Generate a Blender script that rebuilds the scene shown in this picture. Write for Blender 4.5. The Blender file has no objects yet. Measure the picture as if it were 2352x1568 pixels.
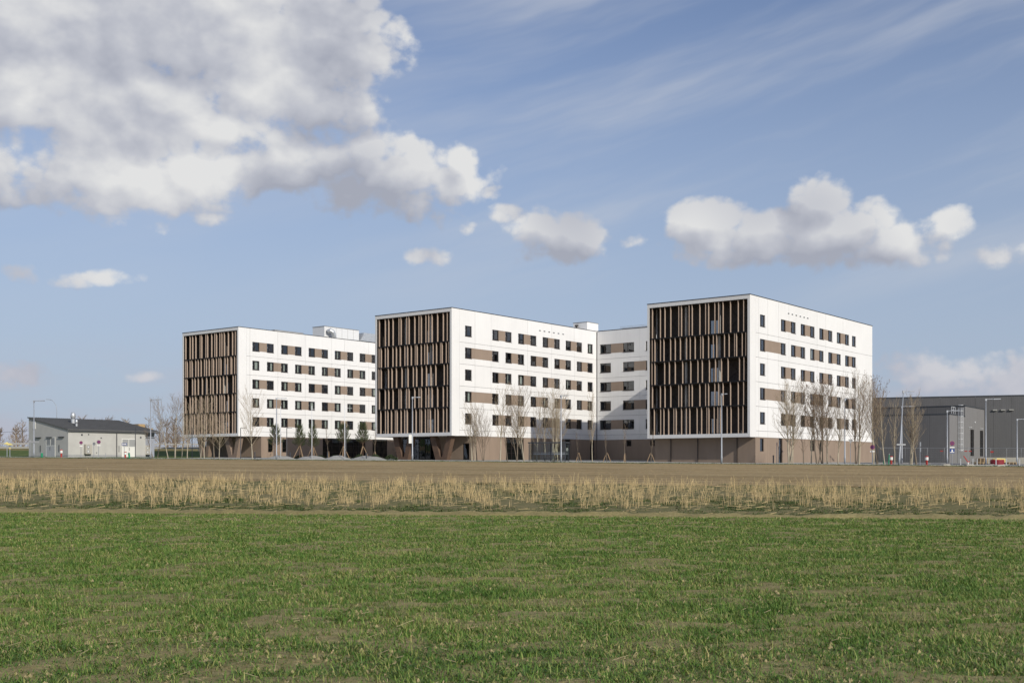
import bpy, bmesh, math, random
import numpy as np
from mathutils import Vector, Matrix, noise as mnoise

# ------------------------------------------------------------------ camera, sky, sun, exposure
SC = bpy.context.scene
COL = SC.collection
EYE = 1.7
cam_d = bpy.data.cameras.new('camera'); cam = bpy.data.objects.new('camera', cam_d); COL.objects.link(cam)
cam.location = (0, 0, EYE); cam.rotation_euler = (math.radians(90), 0, 0)
cam_d.sensor_width = 36.0; cam_d.lens = 40.41; cam_d.shift_y = 0.1216
cam_d.clip_start = 0.2; cam_d.clip_end = 9000
SC.camera = cam

SUN_EL = math.radians(28.5)
SUN_DIR = Vector((0.571, -0.821, 0)).normalized()          # towards the sun, on the ground
SUN_VEC = Vector((SUN_DIR.x*math.cos(SUN_EL), SUN_DIR.y*math.cos(SUN_EL), math.sin(SUN_EL)))
sl = bpy.data.lights.new('sun', 'SUN'); sl.energy = 3.35; sl.angle = math.radians(0.55); sl.color = (1.0, 0.945, 0.85)
so = bpy.data.objects.new('sun', sl); COL.objects.link(so)
so.rotation_euler = SUN_VEC.to_track_quat('Z', 'Y').to_euler(); so.location = (60, -90, 80)

SC.view_settings.view_transform = 'Standard'; SC.view_settings.look = 'None'
SC.view_settings.exposure = 0.0; SC.view_settings.gamma = 1.0
SC.view_settings.use_curve_mapping = False

class NT:
    """small helper to wire node trees"""
    def __init__(s, nt): s.nt = nt; s.n = nt.nodes; s.l = nt.links
    def new(s, t, **kw):
        nd = s.n.new(t)
        for k, v in kw.items(): setattr(nd, k, v)
        return nd
    def put(s, sock, val):
        if hasattr(val, 'is_linked') or isinstance(val, bpy.types.NodeSocket): s.l.new(val, sock)
        elif val is not None: sock.default_value = val
    def m(s, op, a=None, b=None, c=None, clamp=False):
        nd = s.n.new('ShaderNodeMath'); nd.operation = op; nd.use_clamp = clamp
        for i, v in enumerate((a, b, c)):
            if v is not None: s.put(nd.inputs[i], v)
        return nd.outputs[0]
    def v(s, op, a=None, b=None, c=None, out=0):
        nd = s.n.new('ShaderNodeVectorMath'); nd.operation = op
        for i, x in enumerate((a, b, c)):
            if x is not None: s.put(nd.inputs[i], x)
        return nd.outputs['Value'] if op in ('LENGTH', 'DOT_PRODUCT', 'DISTANCE') else nd.outputs[0]
    def mix(s, f, a, b):
        nd = s.n.new('ShaderNodeMix'); nd.data_type = 'RGBA'
        s.put(nd.inputs[0], f); s.put(nd.inputs[6], a); s.put(nd.inputs[7], b)
        return nd.outputs[2]
    def sm(s, x, a, b):
        nd = s.n.new('ShaderNodeMapRange'); nd.interpolation_type = 'SMOOTHSTEP'
        s.put(nd.inputs[0], x); nd.inputs[1].default_value = a; nd.inputs[2].default_value = b
        return nd.outputs[0]
    def noise(s, vec, scale, detail=6, rough=.55, dist=0.0, lac=2.0, dim='3D'):
        nd = s.n.new('ShaderNodeTexNoise'); nd.noise_dimensions = dim; s.put(nd.inputs['Vector'], vec)
        nd.inputs['Scale'].default_value = scale; nd.inputs['Detail'].default_value = detail
        nd.inputs['Roughness'].default_value = rough; nd.inputs['Distortion'].default_value = dist
        nd.inputs['Lacunarity'].default_value = lac
        return nd.outputs[0]
    def ramp(s, x, stops):
        nd = s.n.new('ShaderNodeValToRGB'); s.put(nd.inputs[0], x); el = nd.color_ramp.elements
        while len(el) < len(stops): el.new(0.5)
        for e, (p, c) in zip(el, stops): e.position = p; e.color = (*c, 1) if len(c) == 3 else c
        return nd.outputs[0]

# --- sky: Nishita plus cumulus, high cirrus streaks and a milky horizon, all functions of world direction
world = bpy.data.worlds.new('World'); SC.world = world; world.use_nodes = True
T = NT(world.node_tree); T.n.clear()
SKY_K = 0.10
sky = T.new('ShaderNodeTexSky'); sky.sky_type = 'NISHITA'; sky.sun_disc = False
sky.sun_elevation = SUN_EL; sky.sun_rotation = math.atan2(SUN_DIR.x, SUN_DIR.y)
sky.altitude = 200; sky.air_density = 1.0; sky.dust_density = 1.0; sky.ozone_density = 1.6
geo = T.new('ShaderNodeTexCoord')
DIR = geo.outputs['Generated']
sep = T.new('ShaderNodeSeparateXYZ'); T.l.new(DIR, sep.inputs[0])
az = T.m('ARCTAN2', sep.outputs[0], sep.outputs[1])
hl = T.m('SQRT', T.m('ADD', T.m('MULTIPLY', sep.outputs[0], sep.outputs[0]), T.m('MULTIPLY', sep.outputs[1], sep.outputs[1])))
te = T.m('DIVIDE', sep.outputs[2], T.m('MAXIMUM', hl, 0.05))
te = T.m('MINIMUM', te, 4.0)
cmb = T.new('ShaderNodeCombineXYZ'); T.l.new(az, cmb.inputs[0]); T.l.new(te, cmb.inputs[1])
P0 = cmb.outputs[0]
# cumulus: (azimuth, tan elevation, half width, half height, height of the field), in 1/1000
CL = []
def cl(x, y, rx, ry, h=1.0):
    a = math.atan((x-1176)/2640); t = (1070-y)/math.hypot(2640, x-1176)
    CL.append((a, t, rx/2640, ry/2640, h))
for c in [(735,105,205,195,1.5),(500,60,280,210,1.5),(150,30,400,230,1.5),(320,235,210,140,1.4),(630,225,220,95,1.3),(120,190,280,130,1.25),
          (230,395,280,105,1.25),(60,370,140,75,1.1),(20,425,80,50,1.0),(430,395,165,100,1.2),(640,365,150,75,1.15),
          (560,300,190,62,1.15),(700,215,200,110,1.25),(915,415,215,100,1.25),(1050,365,66,48,.95),(800,372,140,76,1.1),(330,300,270,80,1.1),
          (470,494,65,26,.70),(290,516,105,22,.60),
          (1275,545,125,72,1.35),(1225,555,80,54,.95),(1425,542,70,24,.66),
          (1640,520,120,66,1.35),(1750,545,220,68,1.45),(1880,470,80,68,1.3),(1905,535,190,78,1.45),(2070,560,140,66,1.35),(2180,520,62,46,1.1),(2120,592,95,36,.95),
          (970,590,58,22,.66),(125,632,150,26,.95),(1160,490,46,24,.62),(1135,436,32,20,.6),(1077,520,24,18,.5),
          (35,856,85,32,.75),(250,856,36,14,.55),(330,862,52,16,.6),(2140,868,160,66,.9),(2055,850,70,45,.8),(2270,888,130,36,.7),(2345,845,50,44,.75),(2290,580,80,28,.56),
          (2760,520,160,60,.8),(-180,330,200,110,1.0),(2600,850,220,50,.8),(-220,840,170,40,.7)]:
    cl(*c)
WARP = T.new('ShaderNodeTexNoise'); WARP.noise_dimensions = '2D'; WARP.inputs['Scale'].default_value = 9.0; WARP.inputs['Detail'].default_value = 3.0
def mask_tree(p, which):
    acc = None
    for (a, t, rx, ry, h) in which:
        q = T.v('MULTIPLY_ADD', p, (1/rx, 1/ry, 0), (-a/rx, -t/ry, 0))
        l = T.v('DOT_PRODUCT', q, q)
        e = T.m('MULTIPLY_ADD', l, -h*.62, h*.80)
        acc = e if acc is None else T.m('SMOOTH_MAX', acc, e, 0.28)
    return T.m('MAXIMUM', acc, -1.2)
# warped position
T.l.new(P0, WARP.inputs['Vector'])
wv = T.v('SUBTRACT', WARP.outputs['Color'], (0.5, 0.5, 0.5))
PW = T.v('MULTIPLY_ADD', wv, (0.030, 0.018, 0), P0)
# sky outside the photograph's field: the same kind of scattered cumulus
far = T.m('MAXIMUM', T.sm(T.m('ABSOLUTE', az), 0.50, 0.62), T.sm(te, 0.46, 0.60))
gen = T.m('MULTIPLY_ADD', T.noise(T.v('MULTIPLY', DIR, (1, 1, 1.8)), 2.6, 3, .5), 5.0, -2.75)
MS = mask_tree(PW, [c for c in CL if c[4] <= .86])
NF = T.noise(P0, 70.0, 4, .6, dim='2D')
def density(off, dt=(7, 2)):
    p = T.v('ADD', PW, (off[0], off[1], 0)); pp = T.v('ADD', P0, (off[0], off[1], 0))
    M = T.m('MAXIMUM', mask_tree(p, [c for c in CL if c[4] > .86]), MS)
    M = T.m('ADD', T.m('MULTIPLY', M, T.m('SUBTRACT', 1.0, far)), T.m('MULTIPLY', gen, far))
    n1 = T.noise(T.v('MULTIPLY', pp, (1, 1.25, 1)), 15.0, dt[0], .57, dim='2D')
    vo = T.new('ShaderNodeTexVoronoi', feature='F1', voronoi_dimensions='2D'); T.l.new(T.v('MULTIPLY', p, (1, 1.2, 1)), vo.inputs['Vector'])
    vo.inputs['Scale'].default_value = 26.0; vo.inputs['Detail'].default_value = dt[1]; vo.inputs['Roughness'].default_value = .55
    d = T.m('ADD', M, T.m('MULTIPLY_ADD', n1, 1.55, -0.76))
    d = T.m('ADD', d, T.m('MULTIPLY_ADD', vo.outputs['Distance'], -0.62, 0.25))
    d = T.m('ADD', d, T.m('MULTIPLY_ADD', NF, 0.46, -0.23))
    return d, M
d0, M0 = density((0, 0))
d1, M1 = density((0.0095, 0.0165), (4, 1))
cover = T.sm(d0, -0.08, 0.48)
lit = T.m('ADD', T.m('MULTIPLY', T.m('SUBTRACT', d0, d1), 0.50), T.m('MULTIPLY', T.m('SUBTRACT', M0, M1), 0.70))
thick = T.sm(d0, 0.5, 1.7)
shade = T.m('ADD', T.m('SUBTRACT', 0.58, T.m('MULTIPLY', thick, 0.10)), lit, clamp=True)
patch = T.noise(P0, 5.5, 2, .5, dim='2D')
shade = T.m('ADD', shade, T.m('MULTIPLY_ADD', patch, 2.4, -1.2), clamp=True)
ccol = T.ramp(shade, [(0.0, (.375, .395, .465)), (0.45, (.52, .535, .59)), (1.0, (.77, .77, .765))])
# clouds sink into the horizon haze
low = T.sm(te, 0.19, 0.03)
ccol = T.mix(T.m('MULTIPLY', low, 0.72), ccol, (.49, .50, .575, 1))
ccol10 = T.v('SCALE', ccol); ccol10.node.inputs['Scale'].default_value = 1/SKY_K
# cirrus streaks rising to the right
rot = T.new('ShaderNodeVectorRotate', rotation_type='Z_AXIS'); T.l.new(PW, rot.inputs['Vector']); rot.inputs['Angle'].default_value = math.radians(-16)
cs = T.noise(T.v('MULTIPLY', rot.outputs[0], (1.3, 10, 1)), 1.5, 5, .52, dim='2D')
cs2 = T.noise(T.v('MULTIPLY', rot.outputs[0], (5, 55, 1)), 1.4, 3, .55, dim='2D')
cir = T.m('MULTIPLY', T.sm(cs, 0.34, 0.84), T.m('MULTIPLY_ADD', cs2, 0.4, 0.8))
cir = T.m('MULTIPLY', cir, T.sm(te, 0.09, 0.22))
cir = T.m('MULTIPLY', cir, T.m('MULTIPLY_ADD', T.sm(az, -0.22, 0.06), 0.75, 0.25))
base = T.mix(1.0, sky.outputs[0], sky.outputs[0])
hs = T.new('ShaderNodeHueSaturation'); T.l.new(base, hs.inputs['Color']); hs.inputs['Saturation'].default_value = 0.96; hs.inputs['Value'].default_value = 1.0
base = T.v('MULTIPLY', hs.outputs[0], (1.00, 0.99, 1.12))
base = T.mix(T.m('MULTIPLY', T.sm(te, 0.50, -0.02), 0.88), base, (3.85, 4.62, 5.90, 1))
c1 = T.mix(T.m('MULTIPLY', cir, 0.80, clamp=True), base, (5.6, 5.9, 6.5, 1))
# milky band of far cloud near the horizon
mb = T.noise(T.v('MULTIPLY', PW, (5, 17, 1)), 1.6, 5, .55, dim='2D')
mil = T.m('MULTIPLY', T.sm(mb, 0.36, 0.66), T.sm(te, 0.115, 0.015))
c2 = T.mix(T.m('MULTIPLY', mil, 0.75, clamp=True), c1, (4.7, 4.75, 5.5, 1))
c3 = T.mix(T.m('MULTIPLY', cover, 0.97), c2, ccol10)
bgn = T.new('ShaderNodeBackground'); T.l.new(c3, bgn.inputs[0]); bgn.inputs[1].default_value = SKY_K
wo = T.new('ShaderNodeOutputWorld'); T.l.new(bgn.outputs[0], wo.inputs[0])
world.cycles.sampling_method = 'MANUAL'; world.cycles.sample_map_resolution = 512

# ------------------------------------------------------------------ materials
MATS = {}
def mat(name, col, rough=.7, metal=0., spec=.4, var=0., vscale=3.0, bump=0., bscale=40., island=0., trans=0., weather=0.):
    if name in MATS: return MATS[name]
    m = bpy.data.materials.new(name); m.use_nodes = True; t = NT(m.node_tree)
    p = m.node_tree.nodes['Principled BSDF']
    p.inputs['Roughness'].default_value = rough; p.inputs['Metallic'].default_value = metal
    p.inputs['Specular IOR Level'].default_value = spec
    c = (*col, 1)
    tc = t.new('ShaderNodeTexCoord')
    if var or island:
        cur = c
        if var:
            n = t.noise(tc.outputs['Object'], vscale, 6, .6)
            lo = tuple(max(0, x*(1-var)) for x in col); hi = tuple(min(1, x*(1+var)) for x in col)
            cur = t.ramp(n, [(.3, lo), (.7, hi)])
        if island:
            g = t.new('ShaderNodeNewGeometry'); hsv = t.new('ShaderNodeHueSaturation')
            t.put(hsv.inputs['Color'], cur); t.l.new(t.m('MULTIPLY_ADD', g.outputs['Random Per Island'], island*2, 1-island), hsv.inputs['Value'])
            cur = hsv.outputs[0]
        t.l.new(cur, p.inputs['Base Color'])
    else: p.inputs['Base Color'].default_value = c
    if weather:
        oi = t.new('ShaderNodeObjectInfo'); src = p.inputs['Base Color'].links[0].from_socket
        sk = t.noise(t.v('MULTIPLY', tc.outputs['Object'], (2.2, 2.2, .10)), 1.6, 4, .6)
        val = t.m('ADD', t.m('MULTIPLY_ADD', oi.outputs['Random'], weather, 1-weather*.5), t.m('MULTIPLY_ADD', sk, weather*2.2, -weather*1.1))
        hv = t.new('ShaderNodeHueSaturation'); t.l.new(src, hv.inputs['Color']); t.l.new(val, hv.inputs['Value']); t.l.new(hv.outputs[0], p.inputs['Base Color'])
    if bump:
        b = t.new('ShaderNodeBump'); b.inputs['Strength'].default_value = bump; b.inputs['Distance'].default_value = .02
        t.l.new(t.noise(tc.outputs['Object'], bscale, 5, .6), b.inputs['Height']); t.l.new(b.outputs[0], p.inputs['Normal'])
    if trans:
        tr = t.new('ShaderNodeBsdfTranslucent'); tr.inputs[0].default_value = c
        mx = t.new('ShaderNodeMixShader'); mx.inputs[0].default_value = trans
        out = m.node_tree.nodes['Material Output']
        t.l.new(p.outputs[0], mx.inputs[1]); t.l.new(tr.outputs[0], mx.inputs[2]); t.l.new(mx.outputs[0], out.inputs[0])
    MATS[name] = m
    return m
def glass(name, tint=(.55, .6, .62), base=.05, gain=.9, rough=.015, gcol=(.93, .96, 1)):
    m = bpy.data.materials.new(name); m.use_nodes = True; t = NT(m.node_tree); t.n.clear()
    tr = t.new('ShaderNodeBsdfTransparent'); tr.inputs[0].default_value = (*tint, 1)
    gl = t.new('ShaderNodeBsdfGlossy'); gl.inputs[0].default_value = (*gcol, 1); gl.inputs['Roughness'].default_value = rough
    fr = t.new('ShaderNodeLayerWeight'); fr.inputs[0].default_value = .35
    g = t.new('ShaderNodeNewGeometry')
    bp = t.new('ShaderNodeBump'); bp.inputs['Strength'].default_value = .012; bp.inputs['Distance'].default_value = .2
    tc = t.new('ShaderNodeTexCoord'); oi = t.new('ShaderNodeObjectInfo')
    t.l.new(t.noise(g.outputs['Position'], .8, 2, .5), bp.inputs['Height'])
    wn = t.new('ShaderNodeTexWhiteNoise', noise_dimensions='1D'); t.l.new(oi.outputs['Random'], wn.inputs['W'])
    tilt = t.v('SCALE', t.v('SUBTRACT', wn.outputs['Color'], (.5, .5, .5))); tilt.node.inputs['Scale'].default_value = .05
    t.l.new(t.v('NORMALIZE', t.v('ADD', bp.outputs[0], tilt)), gl.inputs['Normal'])
    f = t.m('MULTIPLY_ADD', t.m('POWER', fr.outputs['Facing'], 2.2), gain, base, clamp=True)
    mx = t.new('ShaderNodeMixShader'); t.l.new(f, mx.inputs[0]); t.l.new(tr.outputs[0], mx.inputs[1]); t.l.new(gl.outputs[0], mx.inputs[2])
    o = t.new('ShaderNodeOutputMaterial'); t.l.new(mx.outputs[0], o.inputs[0])
    MATS[name] = m
    return m

# ------------------------------------------------------------------ mesh helpers
class MB:
    def __init__(s): s.v = []; s.f = []; s.mi = []; s.cur = 0
    def add(s, vs, fs):
        o = len(s.v); s.v += [tuple(x) for x in vs]; s.f += [tuple(i+o for i in f) for f in fs]; s.mi += [s.cur]*len(fs); return s
    def box(s, x0, x1, y0, y1, z0, z1):
        x0, x1 = sorted((x0, x1)); y0, y1 = sorted((y0, y1)); z0, z1 = sorted((z0, z1))
        return s.add([(x0,y0,z0),(x1,y0,z0),(x1,y1,z0),(x0,y1,z0),(x0,y0,z1),(x1,y0,z1),(x1,y1,z1),(x0,y1,z1)],
                     [(0,3,2,1),(4,5,6,7),(0,1,5,4),(1,2,6,5),(2,3,7,6),(3,0,4,7)])
    def beam(s, a, b, w, h=None, up=(0,0,1)):
        a = Vector(a); b = Vector(b); h = h or w; d = (b-a).normalized(); up = Vector(up)
        if abs(d.dot(up)) > .98: up = Vector((1, 0, 0))
        x = d.cross(up).normalized()*(w/2); y = x.cross(d).normalized()*(h/2)
        vs = [a-x-y, a+x-y, a+x+y, a-x+y, b-x-y, b+x-y, b+x+y, b-x+y]
        return s.add(vs, [(0,1,2,3),(7,6,5,4),(0,4,5,1),(1,5,6,2),(2,6,7,3),(3,7,4,0)])
    def tube(s, pts, rad, n=6, cap=True):
        pts = [Vector(p) for p in pts]; m = len(pts)
        if not hasattr(rad, '__len__'): rad = [rad]*m
        vs = []; fs = []
        ref = Vector((0, 0, 1)) if abs((pts[-1]-pts[0]).normalized().z) < .9 else Vector((1, 0, 0))
        for i, p in enumerate(pts):
            d = (pts[min(i+1, m-1)]-pts[max(i-1, 0)]).normalized()
            x = d.cross(ref).normalized(); y = d.cross(x)
            for k in range(n):
                a = 2*math.pi*k/n; vs.append(p+(x*math.cos(a)+y*math.sin(a))*rad[i])
        for i in range(m-1):
            for k in range(n):
                a = i*n+k; b = i*n+(k+1) % n; fs.append((a, b, b+n, a+n))
        if cap: fs.append(tuple(range(n-1, -1, -1))); fs.append(tuple(range((m-1)*n, m*n)))
        return s.add(vs, fs)
    def prism(s, prof, fn0, fn1):
        n = len(prof); vs = [fn0(*p) for p in prof]+[fn1(*p) for p in prof]
        fs = [tuple(range(n)), tuple(range(2*n-1, n-1, -1))]+[(i, i+n, (i+1) % n+n, (i+1) % n) for i in range(n)]
        return s.add(vs, fs)
    def disc(s, c, r, nrm, th, n=20):
        c = Vector(c); nrm = Vector(nrm).normalized()
        return s.tube([c-nrm*th/2, c+nrm*th/2], [r, r], n)
    def mesh(s, name, mats, smooth=False, fix=True):
        me = bpy.data.meshes.new(name); me.from_pydata(s.v, [], s.f)
        if not isinstance(mats, (list, tuple)): mats = [mats]
        for m in mats: me.materials.append(MATS[m] if isinstance(m, str) else m)
        if len(mats) > 1: me.polygons.foreach_set('material_index', s.mi)
        if fix:
            bm = bmesh.new(); bm.from_mesh(me); bmesh.ops.recalc_face_normals(bm, faces=bm.faces[:]); bm.to_mesh(me); bm.free()
        if smooth: me.polygons.foreach_set('use_smooth', [True]*len(me.polygons))
        me.update(); return me
    def build(s, name, mats, parent=None, smooth=False, loc=None, fix=True):
        return link(name, s.mesh(name, mats, smooth, fix), parent, loc)
def link(name, me, parent=None, loc=None, rz=None, sc=None):
    o = bpy.data.objects.new(name, me); COL.objects.link(o)
    if parent: o.parent = parent
    if loc is not None: o.location = loc
    if rz is not None: o.rotation_euler = (0, 0, rz)
    if sc is not None: o.scale = sc
    return o
def tag(o, label=None, cat=None, group=None, kind=None):
    for k, v in (('label', label), ('category', cat), ('group', group), ('kind', kind)):
        if v: o[k] = v
    return o
def thing(name, label, cat, loc=(0,0,0), rz=0., group=None, sc=None):
    o = link(name, None, None, loc, rz, sc); o.empty_display_size = .3
    return tag(o, label, cat, group)
def copy_tree(o, parent=None):
    c = o.copy(); COL.objects.link(c); c.parent = parent
    for ch in list(o.children): copy_tree(ch, c)
    return c
def mesh_np(name, V, quads, tris, mats):
    """big meshes from numpy arrays"""
    me = bpy.data.meshes.new(name); nq = len(quads); ntr = len(tris)
    me.vertices.add(len(V)); me.vertices.foreach_set('co', V.astype(np.float32).ravel())
    loops = np.concatenate([quads.ravel(), tris.ravel()]) if ntr else quads.ravel()
    starts = np.concatenate([np.arange(nq)*4, nq*4+np.arange(ntr)*3]) if ntr else np.arange(nq)*4
    tot = np.concatenate([np.full(nq, 4), np.full(ntr, 3)]) if ntr else np.full(nq, 4)
    me.loops.add(len(loops)); me.loops.foreach_set('vertex_index', loops.astype(np.int32))
    me.polygons.add(nq+ntr); me.polygons.foreach_set('loop_start', starts.astype(np.int32)); me.polygons.foreach_set('loop_total', tot.astype(np.int32))
    for m in mats: me.materials.append(MATS[m])
    me.update(calc_edges=True); me.validate(); return me
# ------------------------------------------------------------------ terrain
def RL(x): return 135.8-.345*x                      # line of the street lamps
def L1(x): return 39.5-.166*x                       # wheat field | stalk strip
def L2(x): return 62.0-.25*x                        # stalk strip | ploughed field
def L3(x): return RL(x)-1.9                         # ploughed field | verge
def ground(X, Y):
    """height of the land, numpy friendly"""
    X = np.asarray(X, float); Y = np.asarray(Y, float); xc = np.clip(X, -120, 100)
    a, b, c = L1(np.clip(X, -60, 60)), L2(np.clip(X, -90, 80)), L3(xc)
    z2 = .78-.0057*np.clip(X, -60, 60); z3 = 2.12-.0102*xc
    t1 = np.clip((Y-a)/(b-a), 0, 1); t2 = np.clip((Y-b)/(c-b), 0, 1); t3 = np.clip(Y-c, 0, 45)
    return z2*t1+(z3-z2)*t2+.0135*t3
def gz(x, y): return float(ground(x, y))
F_SRC = 4310.2
def RP(xs, b=0.):
    """a point b metres behind the lamp line, on the bearing of column xs of the photograph"""
    r = (xs-1920)/F_SRC; X = r*(135.8+b)/(1+.345*r); Y = RL(X)+b
    return X, Y, gz(X, Y)
def DP(xs, d):
    X = (xs-1920)/F_SRC*d; return X, d, gz(X, d)

# ground materials
def soil_mat(name, cols, scale, furrow=None, bumpd=.04, speck=None, bstr=.9):
    m = bpy.data.materials.new(name); m.use_nodes = True; t = NT(m.node_tree); p = m.node_tree.nodes['Principled BSDF']
    p.inputs['Roughness'].default_value = .95; p.inputs['Specular IOR Level'].default_value = .15
    g = t.new('ShaderNodeNewGeometry'); pos = g.outputs['Position']
    n1 = t.noise(pos, scale, 9, .68); n2 = t.noise(pos, .11, 4, .55)
    f = t.m('ADD', t.m('MULTIPLY', n1, .75), t.m('MULTIPLY', n2, .35))
    h = t.noise(pos, scale*.9, 8, .7)
    if furrow:
        rot = t.new('ShaderNodeVectorRotate', rotation_type='Z_AXIS'); t.l.new(pos, rot.inputs['Vector']); rot.inputs['Angle'].default_value = furrow[0]
        st = t.noise(t.v('MULTIPLY', rot.outputs[0], (.012, 1, 0)), furrow[1], 4, .62)
        st2 = t.noise(t.v('MULTIPLY', rot.outputs[0], (.006, 1, 0)), furrow[1]*.22, 3, .6)
        f = t.m('ADD', f, t.m('MULTIPLY_ADD', st, furrow[2], -.5*furrow[2]))
        f = t.m('ADD', f, t.m('MULTIPLY_ADD', st2, furrow[2]*.9, -.45*furrow[2]))
        h = t.m('ADD', h, t.m('MULTIPLY', st, 1.1))
    col = t.ramp(f, cols)
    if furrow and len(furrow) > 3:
        furrow_shade = t.m('MULTIPLY', t.sm(t.noise(t.v('MULTIPLY', rot.outputs[0], (.02, 1, 0)), furrow[3], 3, .75), .50, .60), t.m('MULTIPLY_ADD', n1, 1.1, .25))
        col = t.mix(t.m('MULTIPLY', furrow_shade, .55, clamp=True), col, (*[c*.62 for c in cols[0][1]], 1))  # dark lines along the furrows: shade of the ridges mixed into the soil colour
    if speck:
        vo = t.new('ShaderNodeTexVoronoi'); t.l.new(pos, vo.inputs['Vector']); vo.inputs['Scale'].default_value = speck[0]
        wn = t.new('ShaderNodeTexWhiteNoise'); t.l.new(vo.outputs['Position'], wn.inputs['Vector'])
        k = t.m('MULTIPLY', t.m('LESS_THAN', vo.outputs['Distance'], speck[1]), t.m('GREATER_THAN', wn.outputs['Value'], speck[2]))
        col = t.mix(k, col, (*speck[3], 1))
    t.l.new(col, p.inputs['Base Color'])
    b = t.new('ShaderNodeBump'); b.inputs['Strength'].default_value = bstr; b.inputs['Distance'].default_value = bumpd
    t.l.new(h, b.inputs['Height']); t.l.new(b.outputs[0], p.inputs['Normal'])
    MATS[name] = m
    return m
RANG = math.atan(.345)
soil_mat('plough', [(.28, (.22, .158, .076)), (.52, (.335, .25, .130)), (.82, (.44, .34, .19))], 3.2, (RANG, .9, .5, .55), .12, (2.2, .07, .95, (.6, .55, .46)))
soil_mat('field_soil', [(.25, (.14, .115, .047)), (.5, (.255, .215, .095)), (.8, (.40, .335, .17))], 9.0, (math.atan(.166), 3.2, .15), .05)
soil_mat('strip_soil', [(.28, (.085, .095, .038)), (.50, (.15, .142, .06)), (.70, (.225, .185, .095)), (.9, (.30, .245, .135))], 2.4, None, .06)
soil_mat('grass_far', [(.3, (.045, .075, .018)), (.55, (.09, .125, .036)), (.8, (.17, .175, .07))], .9, None, .05)
soil_mat('dry_grass', [(.3, (.10, .095, .04)), (.55, (.19, .16, .075)), (.8, (.28, .23, .12))], .9, None, .05)
soil_mat('gravel', [(.3, (.20, .195, .18)), (.55, (.33, .325, .30)), (.8, (.45, .44, .41))], 6.0, None, .03)
soil_mat('asphalt', [(.3, (.085, .088, .09)), (.55, (.14, .142, .145)), (.8, (.19, .19, .19))], 2.5, None, .006, None, .3)
soil_mat('paving', [(.3, (.29, .285, .265)), (.55, (.38, .375, .35)), (.8, (.47, .46, .43))], 1.2, None, .005, None, .3)

def sheet(name, mats, xs, fa, fb, ny, dz, bump=None, pw=1.0):
    """strip of land between the lines fa and fb"""
    xs = np.asarray(xs, float); t = np.linspace(0, 1, ny+1)**pw
    X = np.repeat(xs[None, :], ny+1, 0); Y = fa(xs)[None, :]*(1-t[:, None])+fb(xs)[None, :]*t[:, None]
    Z = ground(X, Y)+dz
    if bump is not None: Z = Z+bump(X, Y, t[:, None])
    V = np.stack([X, Y, Z], -1).reshape(-1, 3); n = len(xs)
    i = np.arange(ny)[:, None]*n+np.arange(n-1)[None, :]
    q = np.stack([i, i+1, i+1+n, i+n], -1).reshape(-1, 4)
    me = mesh_np(name, V, q, np.zeros((0, 3), int), mats)
    return tag(link(name, me), kind='structure')
rng = np.random.default_rng(7)
def vnoise(X, Y, s, seed=0):
    """cheap smooth value noise"""
    g = np.random.default_rng(seed).random((64, 64)); x = X*s+1000; y = Y*s+1000
    xi = np.floor(x).astype(int); yi = np.floor(y).astype(int); fx = x-xi; fy = y-yi; fx = fx*fx*(3-2*fx); fy = fy*fy*(3-2*fy)
    a = g[yi % 64, xi % 64]; b = g[yi % 64, (xi+1) % 64]; c = g[(yi+1) % 64, xi % 64]; d = g[(yi+1) % 64, (xi+1) % 64]
    return (a*(1-fx)+b*fx)*(1-fy)+(c*(1-fx)+d*fx)*fy
lump = lambda a, s: (lambda X, Y, t: a*(vnoise(X, Y, s, 3)-.5)+.5*a*(vnoise(X, Y, s*2.3, 4)-.5))
edge = lambda f, seed, amp: (lambda x: f(x)+amp*(vnoise(x, x*0, .5, seed)-.5)+amp*.6*(vnoise(x, x*0, 1.7, seed+1)-.5))
K = lambda k: (lambda x: RL(np.asarray(x))+k)
# one sheet that reaches the horizon, a little below the worked land
gx = np.concatenate([np.linspace(-3000, -240, 14), np.linspace(-200, 200, 61), np.linspace(240, 3000, 14)])
sheet('ground', ['grass_far'], gx, lambda x: 0*x-300, lambda x: 0*x+4500, 260, -.30, None, 2.6)
sheet('wheat_field', ['field_soil'], np.linspace(-48, 44, 300), lambda x: 0*x-4, lambda x: L1(x)+.2, 160, 0, lump(.06, 2.2))
sheet('stalk_strip', ['strip_soil'], np.linspace(-60, 52, 220), lambda x: L1(x)-.2, edge(lambda x: L2(x)+.4, 21, 1.6), 70, .012, lump(.08, 1.1))
def furrows(X, Y, t):
    s = (Y+.345*X)/math.hypot(1, .345)
    return .035*np.sin(s*2*math.pi/1.5)+.05*(vnoise(X*.04, s, .9, 8)-.5)+.05*(vnoise(X, Y, .9, 6)-.5)
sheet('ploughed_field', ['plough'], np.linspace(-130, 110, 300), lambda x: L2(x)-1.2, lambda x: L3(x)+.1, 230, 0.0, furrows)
sheet('verge', ['grass_far'], np.linspace(-130, 110, 320), edge(lambda x: L3(x)-.15, 31, .8), K(.9), 8, .03, lump(.14, 1.4))
sheet('pavement', ['paving'], np.linspace(-130, 110, 121), K(.9), K(3.2), 3, .10)
sheet('forecourt', ['gravel'], np.linspace(-48, 110, 120), K(3.2), K(75), 30, .03)
sheet('meadow', ['grass_far'], np.linspace(-160, -48, 80), K(3.2), K(62), 30, .035, lump(.15, .6))
kb = MB()
for x in np.arange(-128, 108, 2.0):
    for off in (.9, 3.2):
        a = Vector((x, RL(x)+off, gz(x, RL(x)+off)+.05)); b = Vector((x+1.97, RL(x+1.97)+off, gz(x+1.97, RL(x+1.97)+off)+.05))
        kb.beam(a, b, .14, .16)
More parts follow.
